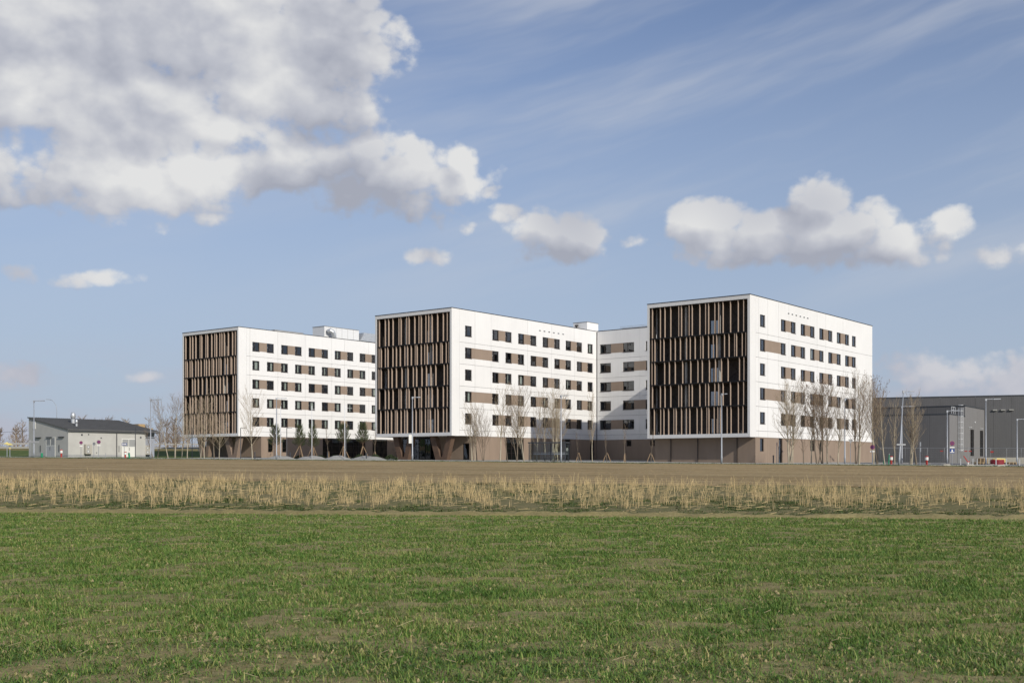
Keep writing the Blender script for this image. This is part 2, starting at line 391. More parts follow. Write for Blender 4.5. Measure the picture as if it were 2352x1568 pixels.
mat('kerbstone', (.42, .415, .39), .85, var=.15, vscale=1.2)
tag(kb.build('kerb', 'kerbstone'), kind='structure')
# asphalt lane crossing the forecourt in front of the hall on the right and by the little plant building
sheet('access_road', ['asphalt'], np.linspace(44, 108, 60), K(5.5), K(34), 12, .05)
sheet('side_lane', ['asphalt'], np.linspace(-66, -36, 30), K(3.3), K(9.5), 4, .06)
# ridge of bare soil along the edge of the wheat
xs = np.linspace(-48, 44, 560); prof = np.linspace(-1, 1, 13)
Xr = np.repeat(xs[:, None], 13, 1); wid = .45+.45*vnoise(xs, xs*0, .35, 11)[:, None]
Yr = L1(xs)[:, None]+prof[None, :]*wid+.35*(vnoise(xs, xs*0, .8, 12)-.5)[:, None]
Zr = ground(Xr, Yr)-.02+(1-prof**2)[None, :]*(.07+.10*vnoise(Xr, Yr, 1.9, 13)+.09*(vnoise(Xr, Yr, 5., 14)-.3))
ii = np.arange(559)[:, None]*13+np.arange(12)[None, :]
tag(link('soil_ridge', mesh_np('soil_ridge', np.stack([Xr, Yr, Zr], -1).reshape(-1, 3), np.stack([ii, ii+13, ii+14, ii+1], -1).reshape(-1, 4), np.zeros((0, 3), int), ['field_soil'])), kind='structure')
# highway bank on the left
def bank(X):
    return [(212, 3.3), (223, 4.55), (225.2, 4.72), (240, 4.8), (243.5, 5.75), (262, 5.8), (330, 5.6), (420, 4.0)]
hx = np.linspace(-190, 30, 90); pr = bank(0); V = []
for x in hx:
    for k, (y, z) in enumerate(pr): V.append((x, y-.03*x, z-.004*(x+70)+(0 if k in (2, 3) else .12*mnoise.noise(Vector((x*.2, y*.3, 0))))))
V = np.array(V); n = len(pr); i = np.arange(89)[:, None]*n+np.arange(n-1)[None, :]
q = np.stack([i, i+n, i+n+1, i+1], -1)
def bankpart(name, m, k0, k1):
    tag(link(name, mesh_np(name, V, q[:, k0:k1].reshape(-1, 4), np.zeros((0, 3), int), [m])), kind='structure')
bankpart('embankment', 'grass_far', 0, 2); bankpart('highway', 'asphalt', 2, 3); bankpart('berm', 'dry_grass', 3, 7)
def bz(x, k): return pr[k][1]-.004*(x+70)
# ------------------------------------------------------------------ hotel blocks
mat('render_white', (.80, .79, .765), .85, spec=.2, var=.03, vscale=.22, weather=.045, bump=.12, bscale=60)
mat('joint_grey', (.24, .235, .225), .9)
mat('taupe', (.305, .235, .180), .8, spec=.25, var=.05, vscale=.6, weather=.06)
mat('frame_dark', (.028, .021, .018), .45, spec=.5)
mat('coping_dark', (.03, .03, .034), .4, spec=.5)
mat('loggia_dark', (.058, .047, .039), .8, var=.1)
mat('tray_black', (.012, .012, .013), .5)
mat('fin_wood', (.43, .333, .262), .7, spec=.25, island=.12, var=.06, vscale=1.5)
mat('concrete', (.40, .39, .36), .85, var=.08, vscale=1.5)
mat('vcol_dark', (.125, .078, .052), .75, var=.2, vscale=1.5)
mat('vcol', (.245, .180, .135), .75, var=.08, vscale=2.)
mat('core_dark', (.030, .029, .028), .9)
mat('curtain', (.80, .84, .77), .9, var=.06, vscale=9)
mat('galv', (.62, .64, .65), .42, metal=.6, var=.12, vscale=3)
mat('white_metal', (.74, .745, .74), .5, spec=.4, var=.03)
mat('handle', (.75, .75, .73), .4)
mat('plinth_dark', (.055, .045, .038), .85)
# ribbed taupe cladding of the ground floor
def ribbed(name, col, pitch=.16, depth=.012, var=.07):
    m = bpy.data.materials.new(name); m.use_nodes = True; t = NT(m.node_tree); p = m.node_tree.nodes['Principled BSDF']
    p.inputs['Roughness'].default_value = .72; p.inputs['Specular IOR Level'].default_value = .25
    tc = t.new('ShaderNodeTexCoord'); g = t.new('ShaderNodeNewGeometry')
    s = t.new('ShaderNodeSeparateXYZ'); t.l.new(tc.outputs['Object'], s.inputs[0])
    a = t.m('ADD', s.outputs[0], s.outputs[1])
    w = t.m('SINE', t.m('MULTIPLY', a, 2*math.pi/pitch))
    b = t.new('ShaderNodeBump'); b.inputs['Strength'].default_value = .6; b.inputs['Distance'].default_value = depth
    t.l.new(w, b.inputs['Height']); t.l.new(b.outputs[0], p.inputs['Normal'])
    n = t.noise(t.v('MULTIPLY', g.outputs['Position'], (1, 1, .25)), .9, 5, .6)
    t.l.new(t.ramp(n, [(.3, tuple(c*(1-var) for c in col)), (.7, tuple(c*(1+var) for c in col))]), p.inputs['Base Color'])
    MATS[name] = m
ribbed('base_taupe', (.295, .225, .170))
glass('glass_room', (.60, .63, .62), .10, .9)
glass('glass_shop', (.32, .40, .39), .075, .9)
glass('glass_clear', (.86, .89, .88), .03, .5)

ANG = math.radians(38.0)
UX, UY = -math.cos(ANG), math.sin(ANG); WX, WY = math.sin(ANG), math.cos(ANG)
ROT = math.atan2(UY, UX)
H = 17.4
# faces of a block: fn(a, z, depth) -> local; local x runs left along the front (u), local y = -w
def fR(a, z, d): return (d, -a, z)                  # side wall that faces right, a = w
def fFront(w0): return lambda a, z, d: (a, -(w0+d), z)    # walls parallel to the front, a = u
def panel_mesh(fn, a0, a1, z0, z1, holes, th, g=.019, split=False):
    """one facade panel with cut-outs; holes are (a0,a1,z0,z1)"""
    a0 += g; a1 -= g; z0 += g; z1 -= g
    hs = []
    for h in holes:
        q = (max(h[0], a0), min(h[1], a1), max(h[2], z0), min(h[3], z1))
        if q[1]-q[0] > .01 and q[3]-q[2] > .01: hs.append(q)
    As = sorted({a0, a1, *[h[0] for h in hs], *[h[1] for h in hs]}); Zs = sorted({z0, z1, *[h[2] for h in hs], *[h[3] for h in hs]})
    inside = lambda a, z: a0 < a < a1 and z0 < z < z1 and not any(h[0] < a < h[1] and h[2] < z < h[3] for h in hs)
    for h in hs:
        if h[0] <= a0+1e-6 and h[1] >= a1-1e-6 and h[2] > z0+.05 and h[3] < z1-.05 and split:
            return [panel_mesh(fn, a0-g, a1+g, z0-g, h[2]+g, holes, th, g), panel_mesh(fn, a0-g, a1+g, h[3]-g, z1+g, holes, th, g)]
    m = MB(); idx = {}
    def vid(a, z, d):
        k = (round(a, 4), round(z, 4), d)
        if k not in idx: idx[k] = len(m.v); m.v.append(fn(a, z, d))
        return idx[k]
    def face(*ks): m.f.append(tuple(vid(*k) for k in ks)); m.mi.append(0)
    for i in range(len(As)-1):
        for j in range(len(Zs)-1):
            l, r, b, t = As[i], As[i+1], Zs[j], Zs[j+1]; ca, cz = (l+r)/2, (b+t)/2
            if not inside(ca, cz): continue
            face((l, b, 0), (r, b, 0), (r, t, 0), (l, t, 0))
            for (da, dz, e0, e1) in ((-1, 0, (l, b), (l, t)), (1, 0, (r, b), (r, t)), (0, -1, (l, b), (r, b)), (0, 1, (l, t), (r, t))):
                na = ca if not da else (As[i-1]+l)/2 if da < 0 and i > 0 else (As[i+2]+r)/2 if da > 0 and i < len(As)-2 else a0-9
                nz = cz if not dz else (Zs[j-1]+b)/2 if dz < 0 and j > 0 else (Zs[j+2]+t)/2 if dz > 0 and j < len(Zs)-2 else z0-9
                if not inside(na, nz): face((*e0, 0), (*e1, 0), (*e1, th), (*e0, th))
    return m
# window kit on the side wall, local to its lower left corner: along -y, up z, depth +x
WW, WH = 1.44, 1.46
def win_meshes(fn, w, h, split, tag_):
    f = MB(); d0, d1 = .10, .18
    def bar(a0, a1, z0, z1, e0=d0, e1=d1):
        p = [fn(a0, z0, e0), fn(a1, z1, e1)]; f.box(p[0][0], p[1][0], p[0][1], p[1][1], p[0][2], p[1][2])
    t = .075
    bar(0, w, 0, t); bar(0, w, h-t, h); bar(0, t, t, h-t); bar(w-t, w, t, h-t); bar(split-.055, split+.055, t, h-t)
    bar(t, split-.055, t, t+.05, d0+.015, d1-.01); bar(split+.055, w-t, t, t+.06, d0+.015, d1-.01)
    panes = []
    for a0, a1 in ((t, split-.055), (split+.055, w-t)):
        p = MB(); p.add([fn(a0, t, .145), fn(a1, t, .145), fn(a1, h-t, .145), fn(a0, h-t, .145)], [(0, 1, 2, 3)]); panes.append(p.mesh('pane', 'glass_room', fix=False))
    s = MB(); p = [fn(-.03, -.045, -.055), fn(w+.03, -.004, .105)]; s.box(p[0][0], p[1][0], p[0][1], p[1][1], p[0][2], p[1][2])
    hd = MB(); p = [fn(.11, h*.50, .075), fn(.155, h*.50+.12, .10)]; hd.box(p[0][0], p[1][0], p[0][1], p[1][1], p[0][2], p[1][2])
    return dict(frame=f.mesh('window', 'frame_dark'), panes=panes, sill=s.mesh('sill', 'frame_dark'), handle=hd.mesh('handle', 'handle'))
KIT = win_meshes(fR, WW, WH, .50, 'side')
def curtain_mesh(fn, a0, a1, z0, z1):
    m = MB(); n = 14
    for i in range(n):
        x0 = a0+(a1-a0)*i/n; x1 = a0+(a1-a0)*(i+1)/n; d = lambda k: .30+.035*(k % 2)
        m.add([fn(x0, z0, d(i)), fn(x1, z0, d(i+1)), fn(x1, z1, d(i+1)), fn(x0, z1, d(i))], [(0, 1, 2, 3)])
    return m.mesh('curtain', 'curtain', fix=False)
CURT = [curtain_mesh(fR, .62, .98, .05, 1.4), curtain_mesh(fR, .95, 1.30, .05, 1.4), curtain_mesh(fR, .55, 1.25, .05, 1.4), curtain_mesh(fR, .80, 1.0, .05, 1.4)]
wr = random.Random(5)
def put_window(block, kit, loc, curt=None):
    w = link('window', kit['frame'], block, loc)
    for p in kit['panes']: link('pane', p, w)
    link('sill', kit['sill'], w)
    if 'handle' in kit: link('handle', kit['handle'], w)
    if curt is not None: link('curtain', curt, w)
    return w
FINS = dict(
 P1=[13.87,12.68,12.01,11.16,9.97,9.59,8.47,8.05,6.97,6.14,5.73,4.85,4.33,3.72,2.70,1.65,.91],
 P2=[13.89,13.5,12.66,12.16,11.18,10.5,9.75,8.84,8.33,7.63,6.84,6.52,5.73,5.06,4.6,3.52,2.9,2.13,1.88,1.1,.61],
 P3=[13.92,13.5,12.05,11.36,10.5,9.42,8.26,7.23,6.62,5.62,4.77,3.94,3.03,1.48,.87],
 P5=[13.59,12.63,12.16,11.47,10.68,10.36,9.58,8.87,8.4,7.35,6.72,5.95,5.69,4.94,4.43,4.06,3.15,2.63,1.63,.99])
TRAYS = [.45, 3.90, 6.87, 9.87, 12.87, 16.88]
FRAME_D = 1.62
FW = 14.55
_fin = {}
def fin_mesh(h):
    k = round(h, 2)
    if k not in _fin:
        m = MB(); m.box(-.026, .026, -.29, -.06, 0, h); _fin[k] = m.mesh('fin', 'fin_wood')
    return _fin[k]
def hotel_block(label, P, zb, length, cols, joints, pairs_odd, pairs_even, curt_p, overhang):
    """white box on a taupe base; zb = level of the box's underside"""
    b = thing('hotel_block', label, 'building', (P[0], P[1], zb), ROT)
    # -- side wall: panels, infill panels, windows
    ztops = [15.22-3.0*k-.02*k for k in range(5)]
    holes = []; wins = []; inf = []
    for r, zt in enumerate(ztops):
        z0 = zt-WH
        for c in cols[r]: wins.append((r, c, z0)); holes.append((c, c+WW, z0, zt))
        for (a, c) in (pairs_odd if r % 2 == 0 else pairs_even):
            inf.append((a, c, z0, zt)); holes.append((a-.002, c+.002, z0, zt))
    hj = [0, .79, 3.81, 6.85, 9.87, 12.87, H-.04]; vj = [FRAME_D]+joints+[length]
    for i in range(len(vj)-1):
        for j in range(len(hj)-1):
            q = panel_mesh(fR, vj[i], vj[i+1], hj[j], hj[j+1], holes, .16, split=True)
            for p in (q if isinstance(q, list) else [q]): p.build('facade_panel', 'render_white', b)
    for (a0, a1, z0, z1) in inf:
        cuts = [a0]+[x for x in joints if a0+.1 < x < a1-.1]+[a1]
        for k in range(len(cuts)-1):
            m = MB(); m.box(.02, .16, -cuts[k]-(.006 if k else 0), -cuts[k+1]+(.006 if k+2 < len(cuts) else 0), z0, z1); m.build('infill_panel', 'taupe', b)
    for (r, c, z0) in wins:
        cu = CURT[wr.randrange(4)] if wr.random() < curt_p[r] else None
        put_window(b, KIT, (0, -c, z0), cu)
    # -- wall behind the joints, room core, left and rear walls, roof
    m = MB()
    aw = [h for h in holes]
    bk = panel_mesh(fR, FRAME_D, length, 0.0, H-.05, holes, .05, 0.)
    for i, v in enumerate(bk.v): bk.v[i] = (v[0]+.165, v[1], v[2])
    bk.build('backing_wall', 'joint_grey', b)
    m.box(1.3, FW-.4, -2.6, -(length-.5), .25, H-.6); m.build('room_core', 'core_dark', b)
    m = MB()
    for k in range(6): m.box(.24, 1.28, -2.0, -(length-.3), .35+3.02*k-.12, .35+3.02*k+.12)
    m.build('floor_slab', 'concrete', b)
    m = MB(); m.box(FW-.3, FW, -FRAME_D, -length, 0.0, H-.04); m.build('rear_side_wall', 'render_white', b)
    m = MB(); m.box(.17, FW-.31, -(length-.3), -length, 0.0, H-.04); m.build('end_wall', 'render_white', b)
    m = MB(); m.box(.18, FW-.31, -FRAME_D-.01, -(length-.31), H-.40, H-.10); m.build('roof', 'gravel', b)
    m = MB(); m.box(.2, FW-.32, -FRAME_D, -(length-.31), .02, .22); m.build('underside', 'render_white', b)
    m = MB(); t = .30
    m.box(-.04, FW+.04, .04, -t, H-.035, H+.045); m.box(-.04, FW+.04, -length+t, -length-.04, H-.035, H+.045)
    m.box(-.04, t, -t, -length+t, H-.035, H+.045); m.box(FW-t, FW+.04, -t, -length+t, H-.035, H+.045)
    m.build('roof_coping', 'coping_dark', b)
    # -- front: white frame, loggia, trays, fins
    m = MB(); y1 = -FRAME_D
    m.box(0, FW, 0, y1, 0, .45); m.box(0, FW, 0, y1, 16.88, H-.04); m.box(0, .32, 0, y1, .45, 16.88); m.box(FW-.30, FW, 0, y1, .45, 16.88)
    m.build('front_frame', 'render_white', b)
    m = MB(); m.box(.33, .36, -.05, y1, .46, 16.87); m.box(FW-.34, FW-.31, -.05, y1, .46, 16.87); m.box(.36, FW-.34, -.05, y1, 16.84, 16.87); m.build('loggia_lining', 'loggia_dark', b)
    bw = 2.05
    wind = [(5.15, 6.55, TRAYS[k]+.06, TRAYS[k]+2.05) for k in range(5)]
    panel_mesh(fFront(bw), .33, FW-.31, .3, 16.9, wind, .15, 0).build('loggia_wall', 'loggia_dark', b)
    for k, (a0, a1, z0, z1) in enumerate(wind):
        fn = fFront(bw); f = MB()
        for (p0, p1, q0, q1) in ((a0, a1, z0, z0+.09), (a0, a1, z1-.09, z1), (a0, a0+.09, z0+.09, z1-.09), (a1-.09, a1, z0+.09, z1-.09), ((a0+a1)/2-.07, (a0+a1)/2+.07, z0+.09, z1-.09)):
            f.box(p0, p1, -(bw+.05), -(bw+.13), q0, q1)
        w = f.build('window', 'frame_dark', b)
        for (p0, p1) in ((a0+.09, (a0+a1)/2-.07), ((a0+a1)/2+.07, a1-.09)):
            p = MB(); p.add([fn(p0, z0+.09, .09), fn(p1, z0+.09, .09), fn(p1, z1-.09, .09), fn(p0, z1-.09, .09)], [(0, 1, 2, 3)]); p.build('pane', 'glass_mirror', w, fix=False)
    for k in range(1, 5):
        m = MB(); m.box(.365, FW-.345, -.03, -.42, TRAYS[k]-.06, TRAYS[k]+.05); m.build('fin_tray', 'tray_black', b)
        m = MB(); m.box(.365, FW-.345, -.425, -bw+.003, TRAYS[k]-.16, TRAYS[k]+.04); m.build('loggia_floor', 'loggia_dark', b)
    for k in range(5):
        pat = FINS[('P5', 'P1', 'P3', 'P2', 'P1')[k]]
        z0 = TRAYS[k]+(.052 if k else .003); h = TRAYS[k+1]-(.062 if k < 4 else .033)-z0
        me = fin_mesh(h)
        for u in pat: link('fin', me, b, (u, 0, z0))
        for u in (9.35, 4.62):
            c = MB(); c.tube([(u, -.95, z0-.02), (u, -.95, z0+h-.12)], .17, 14); c.build('column', 'concrete', b, smooth=False)
        for (u0, u1) in ((9.75, FW-.5), (.5, 4.2)):
            x = MB(); x.tube([(u0, -1.75, z0+.15), (u1, -1.75, z0+h-.2)], .022, 4); x.tube([(u0, -1.80, z0+h-.2), (u1, -1.80, z0+.15)], .022, 4); x.build('bracing', 'tray_black', b)
    for u in (1.15, 4.05, 6.95, 9.85, 12.85):
        x = MB(); x.tube([(u-.06, -.10, .45), (u-.06, -.02, .62), (u, .05, .80), (u+.06, -.02, .62), (u+.06, -.10, .45)], .02, 5, cap=False); x.build('cable_bracket', 'joint_grey', b)
    return b
def base_wall(b, fn, segs, zt, zb, mname='base_taupe', th=.25):
    """row of ground floor panels, (a0,a1,holes)"""
    for (a0, a1, holes) in segs:
        panel_mesh(fn, a0, a1, zb, zt, holes, th, .008).build('base_panel', mname, b)
def glazing(b, fn, a0, a1, z0, z1, mull, trans, d=.12, name='shopfront'):
    f = MB()
    def bar(p0, p1, q0, q1, e0, e1):
        A = fn(p0, q0, e0); B = fn(p1, q1, e1); f.box(A[0], B[0], A[1], B[1], A[2], B[2])
    bar(a0, a1, z1-.14, z1, d-.05, d+.08); bar(a0, a1, z0, z0+.08, d-.05, d+.08)
    xs = [a0+.04]+list(mull)+[a1-.04]
    for x in xs: bar(x-.04, x+.04, z0+.08, z1-.14, d-.06, d+.08)
    for z in trans:
        for k in range(len(xs)-1): bar(xs[k]+.04, xs[k+1]-.04, z-.03, z+.03, d-.04, d+.06)
    o = f.build(name, 'frame_dark', b)
    for k in range(len(xs)-1):
        p = MB(); p.add([fn(xs[k]+.04, z0+.08, d), fn(xs[k+1]-.04, z0+.08, d), fn(xs[k+1]-.04, z1-.14, d), fn(xs[k]+.04, z1-.14, d)], [(0, 1, 2, 3)]); p.build('pane', 'glass_shop', o, fix=False)
    return o
def vcolumn(b, ul, ur, wl, wr_, bl, br, zg, w=.75, dep=.75, mname='vcol'):
    """concrete V: two slanted arms that meet on a foot"""
    lean = lambda z: (z-zg)/(0-zg)
    m = MB()
    y0, y1 = -w, -(w+dep)
    zf = zg+.42
    def sl(p):          # slab with outline p in (u, z)
        m.prism(p, lambda a, c: (a, y0, c), lambda a, c: (a, y1, c))
    mid = (bl+br)/2
    sl([(ul, -.003), (bl, zg-.4), (br, zg-.4), (wr_, -.003), (wr_+.86, -.003), (mid-.20, zf), (mid+.20, zf), (ul-.95, -.003)])
    return m.build('v_column', mname, b)

glass('glass_mirror', (.30, .33, .36), .30, .8)
GRID = [2.82+3.0*k for k in range(10)]
# far block
colsA = [GRID]*5
pa_odd = [(GRID[k]+WW, GRID[k+1]) for k in (0, 2, 4, 6, 8)]; pa_even = [(GRID[k]+WW, GRID[k+1]) for k in (1, 3, 5, 7)]
A = hotel_block('farthest white five-storey block, nearest the grey shed, ventilation unit on its roof', (-43.57, 183.0), 6.49, 40.0, colsA, [2.31, 8.1, 14.05, 20.12, 23.14, 29.1], pa_odd, pa_even, (.05, .85, .5, .7, .65), 4.63)
# middle block with its connecting wing
GB = [2.81, 8.80, 11.80, 14.80, 17.80, 20.81, 23.81, 26.80, 29.80, 32.80]
pb_odd = [(GB[k]+WW, GB[k+1]) for k in (1, 3, 5, 7)]; pb_even = [(GB[k]+WW, GB[k+1]) for k in (0, 2, 4, 6, 8)]
B = hotel_block('white five-storey block in the middle, standing on brown V columns, joined to a set-back wing', (-8.206, 156.3), 5.86, 35.3, [GB]*5, [4.95, 8.5, 17.07, 23.1, 29.1], pb_odd, pb_even, (.25, .05, .1, .3, .1), 4.63)
GC = [2.77, 8.78, 11.82, 14.84, 17.9, 20.92, 23.97, 26.98, 30.0, 32.56]
pc_odd = [(GC[k]+WW, GC[k+1]) for k in (1, 3, 5, 7)]; pc_even = [(GC[k]+WW, GC[k+1]) for k in (0, 2, 4, 6, 8)]
C = hotel_block('nearest and largest white five-storey block, on a closed taupe ground floor', (29.02, 140.2), 5.27, 40.5, [GC]*5, [2.43, 4.94, 8.07, 11.15, 20.2, 23.1, 29.2], pc_odd, pc_even, (.1, .3, .1, .1, .1), 1.5)

# ---- ground floors (levels relative to the underside of each box)
def hrect(a0, a1, z0, z1): return (a0, a1, z0, z1)
ZG = -4.6
# A
gA = -3.45
base_wall(A, fR, [(4.63, 6.0, []), (6.0, 9.0, [(6.06, 7.06, gA+.95, -.33)]), (9.0, 12.0, [(9.05, 9.95, gA+.95, -.33)]), (12.0, 15.0, []), (15.0, 18.02, []), (28.25, 30.05, []), (33.8, 37.0, []), (37.0, 40, [])], -.004, ZG)
glazing(A, fR, 18.02, 28.25, gA-.1, -.1, [19.1, 20.25, 21.9, 23.97, 25.4, 26.55], [gA+1.1, gA+2.2])
glazing(A, fR, 30.05, 33.8, gA-.1, -.1, [31.3, 32.5], [gA+1.1, gA+2.2])
for (a0, a1) in ((6.06, 7.06), (9.05, 9.95)): glazing(A, fR, a0, a1, gA+.95, -.33, [], [gA+1.6], .12, 'window')
base_wall(A, fFront(4.63), [(.01, 3.4, []), (3.4, 6.8, []), (6.8, 10.2, []), (10.2, 13.6, [])], -.004, ZG)
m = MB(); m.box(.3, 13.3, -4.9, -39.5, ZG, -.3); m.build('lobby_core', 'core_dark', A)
m = MB(); m.box(13.3, 13.6, -4.9, -39.5, ZG, -.004); m.build('base_side', 'base_taupe', A)
vcolumn(A, 11.65, 7.6, 0, 8.65-.55, 10.55, 8.9, gA+.05); vcolumn(A, 4.6, 1.0, 0, 1.1-.55, 3.3, 1.55, gA+.05)
m = MB(); m.box(0, -30, -37.0, -49, 0, H-.1); m.build('connecting_wing', 'render_white', A)
m = MB(); m.box(0.2, -30, -37.3, -49, ZG, -.01); m.build('connecting_base', 'base_taupe', A)
# B
JW_ = 35.3
gB = -3.30
base_wall(B, fR, [(4.63, 8.2, []), (8.2, 11.93, []), (16.1, 18.6, []), (18.6, 22.6, []), (22.6, 26.7, []), (28.05, 30.8, []), (30.8, 33.5, []), (34.7, 35.3, [])], -.004, ZG)
glazing(B, fR, 11.93, 16.1, gB-.1, -.1, [13.3, 14.7], [gB+1.0, gB+1.7])
for (a0, a1) in ((26.7, 28.05), (33.5, 34.7)): glazing(B, fR, a0, a1, gB-.1, -.1, [], [gB+2.2], .2, 'door')
base_wall(B, fFront(4.63), [(.01, .75, []), (.75, 2.0, [(.78, 1.95, gB-.05, gB+2.35)]), (2.0, 4.2, []), (4.2, 6.35, [])], -.004, ZG)
glazing(B, fFront(4.63), .78, 1.95, gB-.05, gB+2.35, [], [], .1, 'door')
glazing(B, fFront(4.63), 6.35, 13.6, gB-.1, -.15, [7.45, 8.1, 9.2, 10.4, 11.2, 12.6], [gB+2.3])
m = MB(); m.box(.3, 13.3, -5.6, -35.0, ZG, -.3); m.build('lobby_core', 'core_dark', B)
m = MB(); m.box(13.61, 13.8, -4.63, -35.0, ZG, -.004); m.build('base_side', 'base_taupe', B)
vcolumn(B, 11.8, 8.16, 0, 7.95, 10.6, 9.05, gB+.02, mname='vcol_dark'); vcolumn(B, 4.72, .6, 0, .62, 3.5, 1.7, gB+.02, mname='vcol_dark')
m = MB(); m.box(.17, FW-.31, -JW_-.02, -JW_-14, 0, H-.1); m.build('corner_core', 'render_white', B)
m = MB(); m.box(.3, FW-.6, -JW_-.02, -JW_-13.6, ZG, -.004); m.build('corner_base', 'base_taupe', B)
# connecting wing of B, face parallel to the fronts at w = 35.3, runs towards the nearest block (negative u)
JW = 35.3; LL = 24.6
fK = lambda a, z, d: (-a, -(JW+d), z)
lw = [.67, 4.98, 9.16, 13.4, 17.6, 21.8]
holes = []; winL = []; infL = []
for r in range(5):
    zt = 15.22-3.02*r; z0 = zt-WH
    for k, c in enumerate(lw): winL.append((c, z0)); holes.append((c, c+2.08, z0, zt))
    for k in ((0, 2, 4) if r % 2 == 0 else (1, 3)):
        infL.append((lw[k]+2.08, lw[k+1], z0, zt)); holes.append((lw[k]+2.078, lw[k+1]+.002, z0, zt))
hj = [0, .79, 3.81, 6.85, 9.87, 12.87, H-.04]; vj = [.15, 8.13, 16.5, LL]
for i in range(3):
    for j in range(6): panel_mesh(fK, vj[i], vj[i+1], hj[j], hj[j+1], holes, .16).build('facade_panel', 'render_white', B)
for (a0, a1, z0, z1) in infL:
    cuts = [a0]+[x for x in vj if a0+.1 < x < a1-.1]+[a1]
    for k in range(len(cuts)-1):
        m = MB(); p, q = fK(cuts[k]+(.006 if k else 0), z0, .02), fK(cuts[k+1]-(.006 if k+2 < len(cuts) else 0), z1, .16); m.box(p[0], q[0], p[1], q[1], p[2], q[2]); m.build('infill_panel', 'taupe', B)
kit0 = win_meshes(lambda a, z, d: (-a, -d, z), 2.08, WH, .86, 'link'); kit0.pop('handle')
for (c, z0) in winL: put_window(B, kit0, (-c, -JW, z0))
bk = panel_mesh(fK, .0, LL, 0., H-.05, holes, .05, 0.)
for i, v in enumerate(bk.v): bk.v[i] = (v[0], v[1]-.165, v[2])
bk.build('backing_wall', 'joint_grey', B)
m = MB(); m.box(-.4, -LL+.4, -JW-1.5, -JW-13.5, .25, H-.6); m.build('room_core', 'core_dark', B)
m = MB(); m.box(0, -LL, -JW-13.7, -JW-14, 0, H-.04); m.build('end_wall', 'render_white', B)
m = MB(); m.box(.17, -LL, -JW-.23, -JW-13.7, H-.4, H-.1); m.build('roof', 'gravel', B)
m = MB(); m.box(-.002, -LL, -JW+.04, -JW-.3, H-.034, H+.046); m.build('roof_coping', 'coping_dark', B)
m = MB(); m.box(0, -LL, -JW-.23, -JW-13.7, .02, .22); m.build('underside', 'render_white', B)
base_wall(B, fK, [(.02, 4.0, []), (4.0, 8.1, [(5.67, 6.56, -1.05, -.1)]), (8.1, 12.2, [(9.97, 10.83, -1.05, -.1)]), (12.2, 16.4, []), (16.4, 20.5, []), (20.5, 24.6, [])], -.004, ZG-.6)
for (a0, a1) in ((5.67, 6.56), (9.97, 10.83)): glazing(B, fK, a0, a1, -1.05, -.1, [], [], .1, 'window')
m = MB(); m.box(-.3, -LL+.3, -JW-.4, -JW-13, ZG, -.3); m.build('lobby_core', 'core_dark', B)
# C
gC = -3.36
base_wall(C, fR, [(1.5, 4.9, [(2.77, 3.77, -1.75, -.12)]), (4.9, 8.14, []), (9.2, 12.6, []), (12.6, 16.0, []), (16.0, 19.4, [(17.96, 19.23, -1.55, -.12)]), (19.4, 22.8, [(21.06, 21.83, -1.55, -.12)]), (22.8, 26.2, []), (26.2, 29.6, []), (29.6, 33.0, []), (33.0, 36.4, []), (36.4, 40.5, [])], -.004, ZG)
glazing(C, fR, 8.14, 9.2, gC-.2, -.1, [], [gC+2.2], .14, 'door')
for (a0, a1, z0) in ((2.77, 3.77, -1.75), (17.96, 19.23, -1.55), (21.06, 21.83, -1.55)): glazing(C, fR, a0, a1, z0, -.12, [], [], .12, 'window')
base_wall(C, fFront(1.5), [(.01, 2.38, []), (2.38, 2.58+2.7, []), (5.28, 7.95, []), (7.95, 11.87, []), (11.87, 14.27, [])], -.004, ZG)
for u in (2.45, 7.95, 11.87):
    m = MB(); m.tube([(u, -1.40, -.02), (u, -1.40, gC-.6)], .055, 8); m.build('downpipe', 'frame_dark', C)
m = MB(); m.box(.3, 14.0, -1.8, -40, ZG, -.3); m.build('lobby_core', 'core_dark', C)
m = MB(); m.box(14.02, 14.27, -1.76, -40, ZG, -.004); m.build('base_side', 'base_taupe', C)
# dark plinth strips
for (blk, w0, u1, L) in ((A, 4.63, 13.6, 40), (B, 4.63, 6.35, 35.2)):
    m = MB(); m.box(-.0, u1, -w0+.03, -w0+.004, ZG, gA+.22); m.build('plinth', 'plinth_dark', blk)
# little outlet vents below the roof
for (blk, xs, z) in ((B, (19.82, 20.97, 22.17, 23.39, 24.61, 25.82), 20.41-4.16-.02), (C, (10.74, 11.9, 13.11, 14.37, 15.58, 16.76), 19.88-3.57-.02)):
    for x in xs:
        m = MB(); m.box(-.05, 0.02, -x, -x-.5, z-.05, z); m.box(-.05, .02, -x, -x-.05, z-.2, z-.05); m.box(-.05, .02, -x-.45, -x-.5, z-.2, z-.05); m.cur = 1; m.box(-.012, .02, -x-.06, -x-.44, z-.19, z-.06)
        m.build('outlet_vent', ['white_metal', 'frame_dark'], blk)

